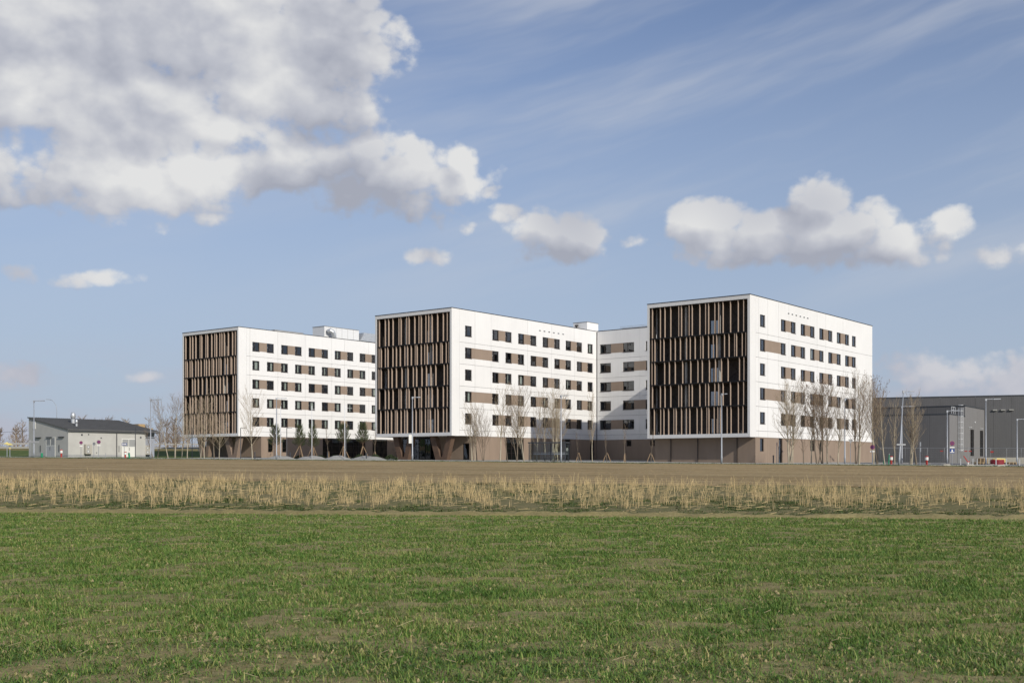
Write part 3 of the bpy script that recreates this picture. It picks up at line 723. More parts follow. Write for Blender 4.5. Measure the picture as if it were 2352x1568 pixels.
# ---- things on the roofs (each stands on a roof: own object)
def on_block(blk, u, w, z=H-.1): return tuple(Matrix.Rotation(ROT, 4, 'Z') @ Vector((u, -w, 0)) + Vector((blk.location.x, blk.location.y, blk.location.z+z)))
def roof_box(name, label, cat, blk, u, w, du, dw, h, mats='white_metal', panels=0):
    t = thing(name, label, cat, on_block(blk, u, w), ROT)
    m = MB(); m.box(0, du, 0, -dw, 0, h); m.build('housing', mats, t)
    m = MB(); m.box(-.06, du+.06, .06, -dw-.06, h+.002, h+.07); m.build('lid', 'joint_grey', t)
    for k in range(1, panels): m = MB(); m.box(-.015, -.002, -dw*k/panels+.015, -dw*k/panels-.015, .1, h-.05); m.build('seam', 'joint_grey', t)
    return t
ahu = roof_box('ventilation_unit', 'long white ventilation unit on the roof of the block nearest the grey shed', 'ventilation unit', A, 2.6, 20.8, 3.0, 8.4, 2.35, panels=6)
m = MB(); m.tube([(-.35, -.55, 1.45), (-.75, -.75, 1.6), (-.95, -1.1, 1.35), (-.95, -1.4, .85), (-.8, -1.6, .1)], .40, 16); m.build('exhaust_elbow', 'galv', ahu)
m = MB(); m.box(-.3, -.02, -6.0, -8.4, .45, .55); m.box(-.12, -.02, 0, -8.4, .08, .16); m.build('service_rail', 'galv', ahu)
duct = thing('roof_duct', 'silver kinked air duct leaning down beside the white ventilation unit on the roof', 'duct', on_block(A, 2.6, 29.3), ROT)
m = MB()
for k in range(3):
    o = -k*1.15; m.add([(-.6, o, .5), (-.6, o-1.15, .5), (-.6, o-.58, 2.0), (2.0, o-.58, 2.0), (2.0, o, .5), (2.0, o-1.15, .5)], [(0, 1, 2), (0, 2, 3, 4), (1, 5, 3, 2), (4, 3, 5)])
    m.add([(-.6, o-.58, 2.0), (-.6, o-1.15, .5), (-.6, o-1.73, 2.0), (2.0, o-1.73, 2.0), (2.0, o-1.15, .5), (2.0, o-.58, 2.0)], [(0, 1, 2), (0, 2, 3, 5), (1, 4, 3, 2), (0, 5, 4, 1)])
m.build('bellows', 'galv', duct)
m = MB(); m.prism([(-4.0, 2.0), (-6.0, .35), (-8.5, .35), (-8.5, 0), (-3.4, 0), (-3.4, 2.0)], lambda a, c: (-.6, a, c), lambda a, c: (2.0, a, c)); m.build('elbow_piece', 'galv', duct)
m = MB(); m.box(-.6, 2.0, -.02, -8.4, .0, .12); m.build('support', 'white_metal', duct)
t = roof_box('skylight', 'low white skylight box on the roof of the block nearest the grey shed', 'skylight', A, 2.5, 9.6, 2.6, 6.2, .62)
t = roof_box('roof_hatch', 'small grey hatch on the roof between the skylight and the ventilation unit', 'hatch', A, 2.4, 17.0, 1.2, 1.6, .40, 'galv')
t = roof_box('stair_head', 'white box-shaped stair head on the roof of the middle block', 'stair head', B, 5.0, 40.0, 2.8, 3.3, 2.45, 'render_white')
m = MB(); m.tube([(1.9, .35, .0), (1.9, .35, 1.9)], .14, 10); m.disc((1.9, .35, 1.95), .3, (0, 0, 1), .22, 12); m.build('vent_pipe', 'frame_dark', t)
t = thing('roof_duct', 'long flat silver duct with a guard rail on the roof of the set-back wing', 'duct', on_block(B, -2.4, 39.0), ROT)
m = MB(); m.box(0, -16, 0, -1.4, .2, .82); m.build('duct_run', 'galv', t)
m = MB(); m.beam((0, .3, .95), (-16, .3, 1.05), .05); [m.beam((-x, .3, 0), (-x, .3, .97), .05) for x in np.arange(0, 16.1, 2)]; m.build('guard_rail', 'galv', t)
for w0, lab in ((12.4, 'dark louvred roof vent nearer the front of the nearest white block'), (17.0, 'dark louvred roof vent nearer the rear of the nearest white block')):
    t = thing('roof_vent', lab, 'vent', on_block(C, 1.6, w0), ROT, 'louvred roof vents of the nearest block')
    for k in range(3): m = MB(); m.box(0, 1.6, -.95*k, -.95*k-.8, .36, .42); m.box(.2, 1.4, -.95*k-.1, -.95*k-.7, 0, .355); m.build('louvre', 'coping_dark', t)
# ------------------------------------------------------------------ street furniture
mat('pole_grey', (.36, .38, .41), .5, metal=.35, var=.06, vscale=2)
mat('pole_white', (.72, .73, .74), .4, spec=.5)
mat('anthracite', (.055, .06, .068), .5, spec=.45)
mat('red_paint', (.42, .04, .03), .5); mat('white_paint', (.78, .77, .72), .55); mat('green_plastic', (.02, .26, .13), .5)
mat('yellow_paint', (.72, .60, .20), .6); mat('blue_sign', (.016, .055, .24), .5); mat('red_sign', (.26, .015, .03), .5); mat('sign_back', (.36, .37, .38), .5, metal=.5)
mat('shed_wall', (.50, .49, .455), .9, var=.07, vscale=.7, bump=.1, bscale=30)
mat('shed_door', (.47, .475, .48), .6); mat('louvre_grey', (.36, .365, .36), .6); mat('plinth_grey', (.36, .36, .355), .9, var=.1)
ribbed('shed_roof', (.135, .135, .132), .30, .04, .1)
ribbed('metal_blue', (.34, .365, .42), .22, .02, .05)
ribbed('hall_dark', (.132, .130, .131), .30, .005, .06)
mat('hall_light', (.20, .195, .195), .65, metal=.15, var=.05, vscale=.4)
ribbed('hall_side_lit', (.215, .208, .206), .30, .005, .05)  # annex side cladding, its sunlit tone put into a paler colour than the front
mat('seam_light', (.30, .30, .30), .6)
mat('pallet_wood', (.42, .30, .16), .85, var=.15, vscale=4); mat('hose_red', (.32, .03, .04), .5)
mat('beige_wall', (.45, .42, .36), .9, var=.06)

def street_lamp(label, xs, b, h, arm=1.4, rz=0., lean=0., d=None, group='tall grey street lamps', r=.085):
    X, Y, Z = RP(xs, b) if d is None else DP(xs, d)
    t = thing('street_lamp', label, 'street lamp', (X, Y, Z-.05), rz, group)
    t.rotation_euler = (0, lean, rz)
    m = MB(); m.tube([(0, 0, -.2), (0, 0, .9), (0, 0, .95), (0, 0, h)], [r*1.25, r*1.25, r, r*.55], 10); m.build('pole', 'pole_grey', t, True)
    m = MB(); m.tube([(-.05, 0, h-.05), (arm*.55, 0, h-.02)], .035, 8); m.box(-.09, .09, -.09, .09, h-.25, h+.02); m.build('arm', 'pole_grey', t)
    m = MB(); m.prism([(arm*.5, .03), (arm, .06), (arm+.02, .02), (arm, -.03), (arm*.5, -.06)], lambda a, c: (a, -.13, h-.02+c), lambda a, c: (a, .13, h-.02+c)); m.build('lamp_head', 'pole_grey', t)
    return t
for (lab, xs, b, h, arm, rz) in (
    ('tall grey street lamp in front of the grey shed gable, leftmost in the row', 127.4, 0, 7.95, 1.45, 0.),
    ('tall grey street lamp beside the right end of the grey shed', 565, 0, 7.95, 1.3, 0.),
    ('tall grey street lamp before the side windows of the far white block', 1037, 0, 7.95, 1.3, .5),
    ('tall grey street lamp before the brown fins of the middle block', 1546.5, 0, 7.9, 1.0, .5),
    ('tall grey street lamp next to the glass bus shelter', 2104, 0, 7.9, .9, .5),
    ('tall grey street lamp before the fin front of the nearest block', 2706, 0, 7.9, .75, .6)):
    street_lamp(lab, xs, b, h, arm, rz)
street_lamp('grey street lamp among the bare trees before the nearest block', 3168, None, 7.9, 1.4, .1, d=138)
street_lamp('leaning grey street lamp with a crossways name plate, nearest of all', 3371, 0, 8.0, 1.15, 0, lean=math.radians(3.4))
street_lamp('grey street lamp standing right behind the leaning lamp', 3382, None, 7.5, 1.6, 0, d=150)
street_lamp('grey street lamp beside the no stopping sign with blue plate', 3552, None, 6.9, 1.55, 0, d=148)
street_lamp('grey street lamp before the two tall windows of the dark hall', 3697, None, 8.0, 1.75, 0, d=139)
street_lamp('grey street lamp rightmost in view, cut by the picture edge', 3814, None, 6.3, 1.6, 0, d=160)
X, Y, Z = RP(3371, 0); pt = thing('street_name_plate', 'narrow grey name plate across the leaning street lamp', 'sign', (X+.18, Y-.14, Z+2.25), .3)
m = MB(); m.box(-.55, .55, -.012, .012, -.08, .08); m.build('plate', 'sign_back', pt); m = MB(); m.box(-.1, .1, .013, .10, -.03, .03); m.build('clamp', 'pole_grey', pt)
X, Y, Z = RP(127.4, 0); pt = thing('street_name_plate', 'narrow grey name plate on the leftmost street lamp', 'sign', (X, Y-.12, Z+2.2), .1)
m = MB(); m.box(-.75, .75, -.012, .012, -.1, .1); m.build('plate', 'sign_back', pt); m = MB(); m.box(-.1, .1, .013, .10, -.03, .03); m.build('clamp', 'pole_grey', pt)
X, Y, Z = RP(1546.5, 0); pt = thing('advert_board', 'narrow white upright board on the lamp before the middle block', 'board', (X-.25, Y-.1, Z+2.2), .5)
m = MB(); m.box(-.2, .2, -.02, .02, 0, 1.05); m.build('board', 'white_paint', pt); m = MB(); m.box(.2, .3, -.03, .03, .1, .18); m.box(.2, .3, -.03, .03, .85, .93); m.build('clamp', 'pole_grey', pt)
# far curved lamp and wire
X, Y, Z = DP(213, 222); t = thing('highway_lamp', 'thin curved lamp post far behind the grey shed roof', 'street lamp', (X, Y, 4.2))
zt = (1746.9-1498)*222/F_SRC+EYE-4.2
m = MB(); m.tube([(0, 0, 0), (0, 0, zt-2.2), (-.15, 0, zt-1.1), (-.7, 0, zt-.25), (-1.3, 0, zt)], [.08, .05, .045, .04, .035], 8); m.build('pole', 'pole_grey', t, True)
m = MB(); m.prism([(-1.2, .04), (-2.0, .12), (-2.0, .02), (-1.2, -.05)], lambda a, c: (a, -.12, zt+c), lambda a, c: (a, .12, zt+c)); m.build('lamp_head', 'pole_grey', t)
P1 = Vector((X, Y, 4.2+zt-5.6)); P2 = Vector((X-45, Y-20, P1.z-2.4)); pts = []
for k in range(13):
    f = k/12; p = P1.lerp(P2, f); p.z -= 4*.5*f*(1-f); pts.append(p)
m = MB(); m.tube(pts, .028, 5); tag(m.build('overhead_wire', 'tray_black'), 'thin black wire hanging from the curved lamp post across the sky', 'wire')

# white banner poles and anthracite path lights on the forecourt
def banner_pole(label, xs, b, top_y):
    X, Y, Z = RP(xs, b); h = (1746.9-top_y)*Y/F_SRC+EYE-Z
    t = thing('banner_pole', label, 'flagpole', (X, Y, Z), .25, 'white banner poles on the forecourt')
    m = MB(); m.tube([(0, 0, -.2), (0, 0, .55*h), (0, 0, h)], [.06, .052, .04], 10); m.build('pole', 'pole_white', t, True)
    m = MB(); m.beam((-.05, 0, h-.35), (.95, 0, h-.38), .035); m.build('arm', 'pole_white', t)
    m = MB(); m.tube([(0, 0, h+.001), (0, 0, h+.12)], [.05, .02], 8); m.build('cap', 'pole_white', t)
banner_pole('slim white banner pole behind the tall lamp of the far block', 1052.5, 6.0, 1526)
banner_pole('slim white banner pole in front of the narrow staked pine', 1169.6, 6.0, 1524)
banner_pole('slim white banner pole nearest the middle block', 1292.8, 6.0, 1519)
def path_light(label, xs, b, h=4.3, arm=.7):
    X, Y, Z = RP(xs, b); t = thing('path_light', label, 'lamp', (X, Y, Z), .2, 'anthracite path lights')
    m = MB(); m.box(-.05, .05, -.05, .05, -.1, h); m.build('pole', 'anthracite', t)
    m = MB(); m.box(.052, arm, -.06, .06, h-.06, h); m.build('lamp_head', 'anthracite', t)
path_light('black path light under the left corner of the far block fins', 720.5, 8)
path_light('anthracite path light just left of the bare tree at the far block corner', 902.5, 9)
path_light('anthracite path light beside the leftmost staked pine', 1027.5, 9, arm=-.45)
path_light('anthracite path light right of the leftmost staked pine', 1075.5, 9)
path_light('anthracite path light hidden behind the banner pole nearest the middle block', 1297.5, 9, arm=-.4)
path_light('anthracite path light in front of the white shed doors', 507.5, 7, 4.25, .05)
def bollard(label, xs, b, h=1.0):
    X, Y, Z = RP(xs, b); t = thing('bollard_light', label, 'bollard', (X, Y, Z+.02), 0, 'short dark bollard lights')
    m = MB(); m.tube([(0, 0, -.1), (0, 0, h*.82)], .075, 12); m.build('post', 'anthracite', t); m = MB(); m.tube([(0, 0, h*.821), (0, 0, h*.84), (0, 0, h)], [.06, .085, .085], 12); m.build('head', 'anthracite', t)
bollard('short dark bollard light by the bare tree at the far block corner', 956, 10); bollard('short dark bollard light between the two leftmost gravel mounds', 1088, 9)
bollard('short dark bollard light between the second and third gravel mound', 1228.5, 8, 1.05); bollard('short dark bollard light before the rightmost gravel mound', 1374, 6)
bollard('short dark bollard light left of the door in the nearest block side', 2900, 8)

# bus shelter
X0, Y0, Z0 = RP(1983, 3.6); X1, Y1, Z1 = RP(2121, 3.6); Ls = math.hypot(X1-X0, Y1-Y0)
t = thing('bus_shelter', 'long glass bus shelter with dark steel frame and flat roof before the middle block', 'bus shelter', (X0, Y0, Z0), math.atan2(Y1-Y0, X1-X0))
hs = 2.42; dp = 1.5
m = MB(); m.box(-.08, Ls+.08, -.1, dp+.1, hs-.14, hs); m.build('roof', 'anthracite', t)
for x in (.04, Ls*.225, Ls-.04):
    m = MB(); m.box(x-.04, x+.04, -.04, .04, -.15, hs-.141); m.build('post', 'anthracite', t)
for x in (.04, Ls*.5, Ls-.04):
    m = MB(); m.box(x-.04, x+.04, dp-.04, dp+.04, -.15, hs-.141); m.build('post', 'anthracite', t)
xs_ = np.linspace(.08, Ls-.08, 6)
for k in range(5):
    m = MB(); m.box(xs_[k]+.03, xs_[k+1]-.03, dp-.008, dp+.008, .22, hs-.2); p = m.build('glass_panel', 'glass_clear', t)
    m = MB(); m.box(xs_[k]+.03, xs_[k+1]-.03, dp-.012, dp-.0085, .92, 1.10); m.box(xs_[k]+.03, xs_[k+1]-.03, dp-.012, dp-.0085, 1.17, 1.22); m.build('safety_strip', 'sign_back', p)
m = MB(); m.box(.03, .045, .05, dp-.05, .22, hs-.2); m.build('glass_panel', 'glass_clear', t)
m = MB(); m.box(Ls-.045, Ls-.03, .05, dp-.05, .22, hs-.2); m.build('glass_panel', 'glass_clear', t)
m = MB(); m.box(.1, Ls-.1, dp-.05, dp+.05, .14, .2); m.build('bottom_rail', 'anthracite', t)
m = MB(); m.box(Ls*.3, Ls*.85, dp-.45, dp-.08, .44, .49); [m.box(Ls*f-.03, Ls*f+.03, dp-.3, dp-.2, -.1, .439) for f in (.35, .8)]; m.build('bench', 'anthracite', t)
m = MB(); m.box(Ls-.35, Ls-.12, dp-.05, dp-.02, 1.35, 1.72); m.build('timetable', 'white_paint', t)

# traffic signs
def nostop(t, z, r=.22, y=-.06):
    m = MB(); m.disc((0, y+.012, z), r, (0, 1, 0), .016, 24); m.build('sign_rim', 'red_sign', t)
    m = MB(); m.disc((0, y, z), r*.80, (0, 1, 0), .006, 24); d = m.build('sign_face', 'blue_sign', t)
    for s in (-1, 1):
        m = MB(); m.beam((-r*.55*s, y-.006-.003*(s > 0), z-r*.55), (r*.55*s, y-.006-.003*(s > 0), z+r*.55), .004, .075, up=(-s, 0, 1)); m.build('cross_bar', 'red_sign', d)
def sign_post(label, xs, b, h, rz=0., d=None, lean=0.):
    X, Y, Z = RP(xs, b) if d is None else DP(xs, d)
    t = thing('traffic_sign', label, 'traffic sign', (X, Y, Z), rz); t.rotation_euler = (0, lean, rz)
    m = MB(); m.tube([(0, 0, -.2), (0, 0, h)], .033, 8); m.build('post', 'pole_grey', t); return t
t = sign_post('no stopping sign nearest the shed gable, on a thin post', 304, 1.2, 2.35, .35); nostop(t, 2.15); m = MB(); m.box(-.18, .18, -.045, -.035, 1.62, 1.74); m.build('plate', 'white_paint', t)
t = sign_post('grey round sign seen from behind, right of the wall air conditioner', 352, 1.2, 2.2, 2.9); m = MB(); m.disc((0, -.05, 2.0), .22, (0, 1, 0), .015, 20); m.build('sign_face', 'sign_back', t)
t = sign_post('larger no stopping sign doubled on a leaning post before the shed', 369, 1.2, 2.5, .3, lean=math.radians(1.6)); nostop(t, 2.25, .24); m = MB(); m.disc((-.06, .03, 2.27), .24, (0, 1, 0), .012, 24); m.build('second_disc', 'sign_back', t); m = MB(); m.box(-.24, .24, -.045, -.035, 1.72, 1.84); m.build('plate', 'white_paint', t)
t = sign_post('blue one-way arrow sign on a thin post before the shed doors', 466, .4, 2.1, .2)
m = MB(); m.box(-.34, .34, -.05, -.036, 1.82, 2.10); pl = m.build('plate', 'blue_sign', t)
m = MB(); m.prism([(-.30, 1.89), (.14, 1.89), (.14, 1.85), (.31, 1.96), (.14, 2.07), (.14, 2.03), (-.30, 2.03)], lambda a, c: (a, -.054, c), lambda a, c: (a, -.051, c)); m.build('arrow', 'white_paint', pl)
cu = bpy.data.curves.new('lettering', 'FONT'); cu.body = 'EINBAHN'; cu.size = .105; cu.align_x = 'CENTER'; cu.materials.append(MATS['blue_sign'])
tmp = link('lettering', cu); bpy.context.view_layer.update(); lme = bpy.data.meshes.new_from_object(tmp.evaluated_get(bpy.context.evaluated_depsgraph_get())); bpy.data.objects.remove(tmp)
to = link('lettering', lme, pl, (-.06, -.056, 1.925)); to.rotation_euler = (math.pi/2, 0, 0)
t = sign_post('give way sign seen from behind, by the shed corner', 112.5, 2.4, 2.45, .2); m = MB(); m.prism([(-.22, 2.45), (.22, 2.45), (0, 2.0)], lambda a, c: (a, -.05, c), lambda a, c: (a, -.04, c)); m.build('sign_face', 'sign_back', t)
t = sign_post('sign post with a pinkish edge-on disc before the nearest block door', 2913, 5, 2.5, 1.3); m = MB(); m.disc((0, -.05, 2.25), .22, (0, 1, 0), .02, 20); m.build('sign_face', 'red_sign', t)
t = sign_post('grey give way sign from behind, by the lamp among the trees', 3189, 5, 2.9, .1); m = MB(); m.prism([(-.27, 2.85), (.27, 2.85), (0, 2.35)], lambda a, c: (a, -.05, c), lambda a, c: (a, -.04, c)); m.build('sign_face', 'sign_back', t)
t = sign_post('no stopping sign at the rear corner of the nearest block', 3271, 2.5, 2.2, 0); nostop(t, 1.98, .25); m = MB(); m.box(-.25, .25, -.05, -.04, 1.45, 1.58); m.build('plate', 'white_paint', t)
t = sign_post('no stopping sign above a blue dead end plate by the ladder', 3570, .3, 2.65, 0)
nostop(t, 2.4, .24); m = MB(); m.box(-.25, .25, -.05, -.04, 1.92, 2.03); m.build('plate', 'white_paint', t)
m = MB(); m.box(-.25, .25, -.05, -.036, 1.38, 1.84); pl = m.build('dead_end_plate', 'blue_sign', t)
m = MB(); m.box(-.07, .07, -.054, -.051, 1.52, 1.76); m.build('street_symbol', 'white_paint', pl); m = MB(); m.box(-.22, .22, -.0545, -.0512, 1.44, 1.51); m.build('street_symbol', 'white_paint', pl)
t = sign_post('thin grey sign post with two small edge-on signs right of the birches', 3450, 4, 2.5, .9); [tag(MB().box(-.2, .2, -.05, -.035, z, z+.45).build('plate', 'sign_back', t)) for z in (1.5, 2.1)]

# hydrants and other small posts
def hydrant(label, xs, b, h=1.15, d=None):
    X, Y, Z = RP(xs, b); t = thing('hydrant', label, 'hydrant', (X, Y, Z), 0, 'red and white hydrant posts')
    m = MB(); m.tube([(0, 0, -.1), (0, 0, h*.62)], .11, 12); m.tube([(0, -.1, h*.3), (0, -.22, h*.3)], .05, 8); m.build('stem', 'red_paint', t)
    m = MB(); m.tube([(0, 0, h*.58), (0, 0, h*.90)], .18, 14); m.build('hood', 'white_paint', t)
    m = MB(); m.tube([(0, 0, h*.901), (0, 0, h*.94), (0, 0, h)], [.2, .2, .12], 14); m.build('cap', 'red_paint', t)
hydrant('red and white hydrant post before the shed gable', 230, 1.5, 1.2); hydrant('small red and white hydrant behind the one-way sign', 470, 3, .95)
hydrant('red and white hydrant between the bare trees left of the leaning lamp', 3342, 5, 1.02); hydrant('red and white hydrant standing clear on the verge before the dark hall', 3475, 2.6, 1.05)
def tube_post(label, xs, b, h, r=.13, lean=0., mname='green_plastic'):
    X, Y, Z = RP(xs, b); t = thing('green_post', label, 'post', (X, Y, Z), 0); t.rotation_euler = (0, lean, 0)
    m = MB(); m.tube([(0, 0, -.1), (0, 0, h*.9)], r, 12); m.build('sleeve', mname, t); m = MB(); m.tube([(0, 0, h*.901), (0, 0, h)], r*.93, 12); m.build('top', 'sign_back', t)
tube_post('thick green plastic post left of the hydrant at the shed gable', 157, .6, .78, .15); tube_post('tilted green plastic post before the shed doors', 485.5, .6, .84, .13, -.09)
tube_post('thin short green post at the foot of the birches', 3314.5, 4, .62, .07); tube_post('thin tall green post beside the hydrant among the birches', 3332, 4, 1.3, .06, .06)
def marker(label, xs, b, h, rz):
    X, Y, Z = RP(xs, b); t = thing('pipeline_marker', label, 'marker post', (X, Y, Z), rz, 'yellow roofed pipeline markers')
    m = MB(); m.tube([(0, 0, -.1), (0, 0, h*.86)], .055, 10); m.build('post', 'pole_grey', t)
    m = MB(); m.add([(-.42, -.25, h*.86), (.42, -.25, h*.86), (.42, .25, h*.86), (-.42, .25, h*.86), (0, 0, h)], [(0, 1, 4), (1, 2, 4), (2, 3, 4), (3, 0, 4), (0, 3, 2, 1)]); m.build('roof', 'yellow_paint', t); return t
marker('yellow roofed marker post set farther back at the left edge', 26.5, 9, 2.25, .2); t = marker('yellow roofed marker post with a small yellow plate at the left edge', 37.2, .8, 2.05, -.15)
m = MB(); m.tube([(0, 0, 1.22), (0, 0, 1.45)], .09, 10); m.build('plate', 'yellow_paint', t)
t = sign_post('thin bare stake in the grass before the shed', 396.5, 1, .75)
t['category'] = 'stake'; t.name = 'stake'

# ------------------------------------------------------------------ grey shed
sx, sy = -65.65, 170.0; sz = gz(sx, sy)-.1; zE = EYE+5.36; zR = EYE+7.36
S = thing('plant_shed', 'low grey rendered shed with dark mono-pitch roof left of the white blocks', 'shed', (sx, sy, sz), ROT)
he = zE-sz; hr = zR-sz; DU, DW = 11.0, 15.5
gable = lambda w: (lambda a, c: (a, -w, c))
m = MB(); hole = []
m.prism([(0, -.6), (DU, -.6), (DU, hr-.02), (0, he-.02)], gable(0), gable(.3)); m.build('gable_wall', 'shed_wall', S)
m = MB(); m.prism([(0, -.6), (DU, -.6), (DU, hr-.02), (0, he-.02)], gable(13.0), gable(13.2)); m.build('gable_wall', 'shed_wall', S)
m = MB(); m.box(0, .3, -.302, -12.998, -.6, he-.03); m.build('side_wall', 'shed_wall', S)
m = MB(); m.box(DU-.3, DU, -.302, -12.998, -.6, hr-.08); m.build('rear_wall', 'shed_wall', S)
m = MB(); m.box(1.0, DU, -13.202, -DW, -.6, he+.1); m.build('annex_wall', 'metal_blue', S)
m = MB(); sl = (hr-he)/DU; m.prism([(-.2, he-.2*sl), (DU+.15, hr+.15*sl), (DU+.15, hr+.15*sl+.14), (-.2, he-.2*sl+.14)], gable(-.15), gable(DW+.15)); m.build('roof', 'shed_roof', S)
for k in range(46):
    m = MB(); y = -.12+k*.348; m.beam((-.2, -y, he-.2*sl+.155), (DU+.15, -y, hr+.15*sl+.155), .05, .05); m.build('roof_rib', 'shed_roof', S)
m = MB(); m.tube([(-.27, .15, he-.16), (-.27, -DW-.15, he-.16)], .07, 8); m.build('gutter', 'anthracite', S)
for w_ in (8.05, ):
    m = MB(); m.tube([(-.12, -w_, he-.3), (-.12, -w_, -.3)], .06, 8); m.build('downpipe', 'anthracite', S)
m = MB(); m.box(-.02, -.003, -.0, -13.2, -.6, .55); m.box(-.02, DU, .02, .003, -.6, .45); m.build('plinth', 'plinth_grey', S)
def sdoor(a0, a1, z0, z1, front, mcol):
    fn = (lambda a, z, d: (a, d, z)) if front else (lambda a, z, d: (-d, -a, z))
    def bx(mb, p0, p1, q0, q1, e0, e1):
        A_ = fn(p0, q0, e0); B_ = fn(p1, q1, e1); mb.box(A_[0], B_[0], A_[1], B_[1], A_[2], B_[2])
    f = MB(); mid = (a0+a1)/2; zl = z1-1.15
    for p in ((a0-.1, a0, z0, z1+.1), (a1, a1+.1, z0, z1+.1), (a0, a1, z1, z1+.1), (a0, a1, zl-.05, zl+.05), (mid-.05, mid+.05, zl+.05, z1)): bx(f, *p, .022, .07)
    d = f.build('door_frame', 'white_paint', S)
    for (p, q) in ((a0, mid-.01), (mid+.01, a1)):
        g = MB(); bx(g, p, q, z0, zl-.05, .022, .05); g.build('door_leaf', mcol, d)
        g = MB(); bx(g, p+(.06 if p > a0 else 0), q-(.06 if q < a1 else 0), zl+.05, z1, .022, .035); g.build('louvre_back', 'louvre_grey', d)
        for k in range(8):
            g = MB(); zz = zl+.11+k*.125; bx(g, p+.06, q-.06, zz, zz+.06, .036, .055); g.build('slat', 'louvre_grey', d)
    g = MB(); bx(g, mid+.06, mid+.11, z0+1.0, z0+1.5, .051, .10); g.build('door_handle', 'anthracite', d)
# gable doors: a measured from the corner to the left
sdoor(3.55, 5.95, .22, 3.05, True, 'shed_door'); sdoor(9.05, 11.3, .22, 2.95, False, 'white_paint')
for a in (1.0, 4.3, 7.4): m = MB(); m.box(a, a+1.5, .005, .22, 3.12, 3.22); m.build('canopy_ledge', 'anthracite', S)
for a in (2.35, 7.55): m = MB(); m.box(a, a+.09, .004, .08, 1.0, 2.0); m.build('grab_rail', 'anthracite', S)
m = MB(); m.box(9.0, 9.75, .004, .06, 4.5, 5.6); m.build('high_hatch', 'white_paint', S)
for (w_, z_, s_) in ((2.1, 3.5, .26), (3.25, 3.58, .18), (5.35, 3.1, .18), (12.2, 3.3, .26), (4.6, .85, .15)):
    m = MB(); m.box(-.03, -.003, -w_, -w_-s_, z_-s_/2, z_+s_/2); m.build('wall_grille', 'anthracite', S)
m = MB(); m.box(-.05, -.01, -8.45, -8.52, 1.0, 1.95); m.build('grab_rail', 'anthracite', S)
def acunit(label, u, w, rz, front=False):
    loc = Matrix.Rotation(ROT, 4, 'Z') @ Vector((u, -w, 0)) + Vector((sx, sy, sz+.65))
    t = thing('air_conditioner', label, 'air conditioner', loc, ROT+rz)
    m = MB(); m.box(-.5, -.1, -.0, -1.0, 0, 1.45); m.build('housing', 'beige_wall', t)
    for z in (.38, 1.05): m = MB(); m.disc((-.51, -.42, z), .29, (1, 0, 0), .02, 18); f = m.build('fan_grille', 'louvre_grey', t); m = MB(); m.disc((-.523, -.42, z), .1, (1, 0, 0), .006, 12); m.build('fan_hub', 'white_paint', f)
    m = MB(); m.box(-.48, 0, -.1, -.16, -.08, -.01); m.box(-.48, 0, -.84, -.9, -.08, -.01); m.build('bracket', 'anthracite', t)
acunit('white twin-fan air conditioner on the sunlit shed wall', -.02, 2.55, 0); acunit('white air conditioner by the bluish end of the shed, behind twigs', .9, 13.45, 0)
def flue(label, u, w, hts, r):
    z = he+u*sl+.05; loc = Matrix.Rotation(ROT, 4, 'Z') @ Vector((u, -w, 0)) + Vector((sx, sy, sz+z))
    t = thing('roof_flue', label, 'flue', loc)
    m = MB(); m.tube([(0, 0, -.1), (0, 0, hts*.4)], [r*.95, r*.95], 14); m.build('base_collar', 'galv', t)
    m = MB(); m.tube([(0, 0, hts*.401), (0, 0, hts*.55), (0, 0, hts*.8), (0, 0, hts)], [r*.6, r*1.1, r*1.1, r*.7], 14); m.build('cowl', 'galv', t, True)
flue('large shiny steel flue with bulged cowl on the shed roof', 6.3, 4.6, 1.75, .34); flue('small steel flue lower on the shed roof before the large one', 3.2, 3.3, 1.1, .18)
t = thing('roof_crate', 'pale stepped crate on the far end of the shed roof', 'crate', Matrix.Rotation(ROT, 4, 'Z') @ Vector((6.6, -16.4, 0)) + Vector((sx, sy, sz)), ROT)
m = MB(); m.box(0, 1.5, 0, -1.2, he+.2, he+1.5); m.build('box', 'pallet_wood', t); m = MB(); m.box(-2.2, -.01, 0, -1.2, he+.1, he+.75); m.build('board', 'pallet_wood', t)

# ------------------------------------------------------------------ dark hall on the right
TH = math.radians(20)
hx0, hy0 = 91.3, 205.0
HZ = 2.1
Hh = thing('warehouse', 'long dark grey metal-clad hall at the right edge', 'hall', (hx0, hy0, HZ), math.pi-TH)
# local x runs to the left along the front, local y points to the camera
hl_ = 70.0; zt = EYE+12.5-HZ
for k in range(36):
    m = MB(); x = -34+k*3.0; m.box(x+.012, x+3.0-.012, 0, -.18, -1.2, zt); m.build('cladding_panel', 'hall_dark', Hh)
m = MB(); m.box(-33.9, 73.9, -.185, -40, -1.2, zt-.15); m.build('hall_core', 'hall_dark', Hh)
m = MB(); m.box(-34, 74, .05, -.4, zt+.002, zt+.22); m.build('roof_edge', 'anthracite', Hh)
m = MB(); m.box(-33.5, 26, .19, .004, -1.2, 1.15); m.build('plinth', 'beige_wall', Hh)
for k in range(3):
    m = MB(); x = -9.6+k*-2.1; x = 4.4-k*1.35; m.box(x, x+.75, .35, .004, zt-2.55, zt-2.35); m.build('wall_lamp', 'concrete', Hh)
# porch blocks
PO = math.radians(34)
def porch_frame(xs, d):
    X, Y, Z = DP(xs, d); return X, Y, Z
px_, py_, pz_ = porch_frame(3619, 195)
Pc = thing('hall_annex', 'grey metal-clad two-level annex before the dark hall, with two tall slit windows', 'annex', (px_, py_, pz_-.2), math.pi-PO)
pt_ = (1746.9-1522.8)*195/F_SRC+EYE-(pz_-.2); sd = 16.7
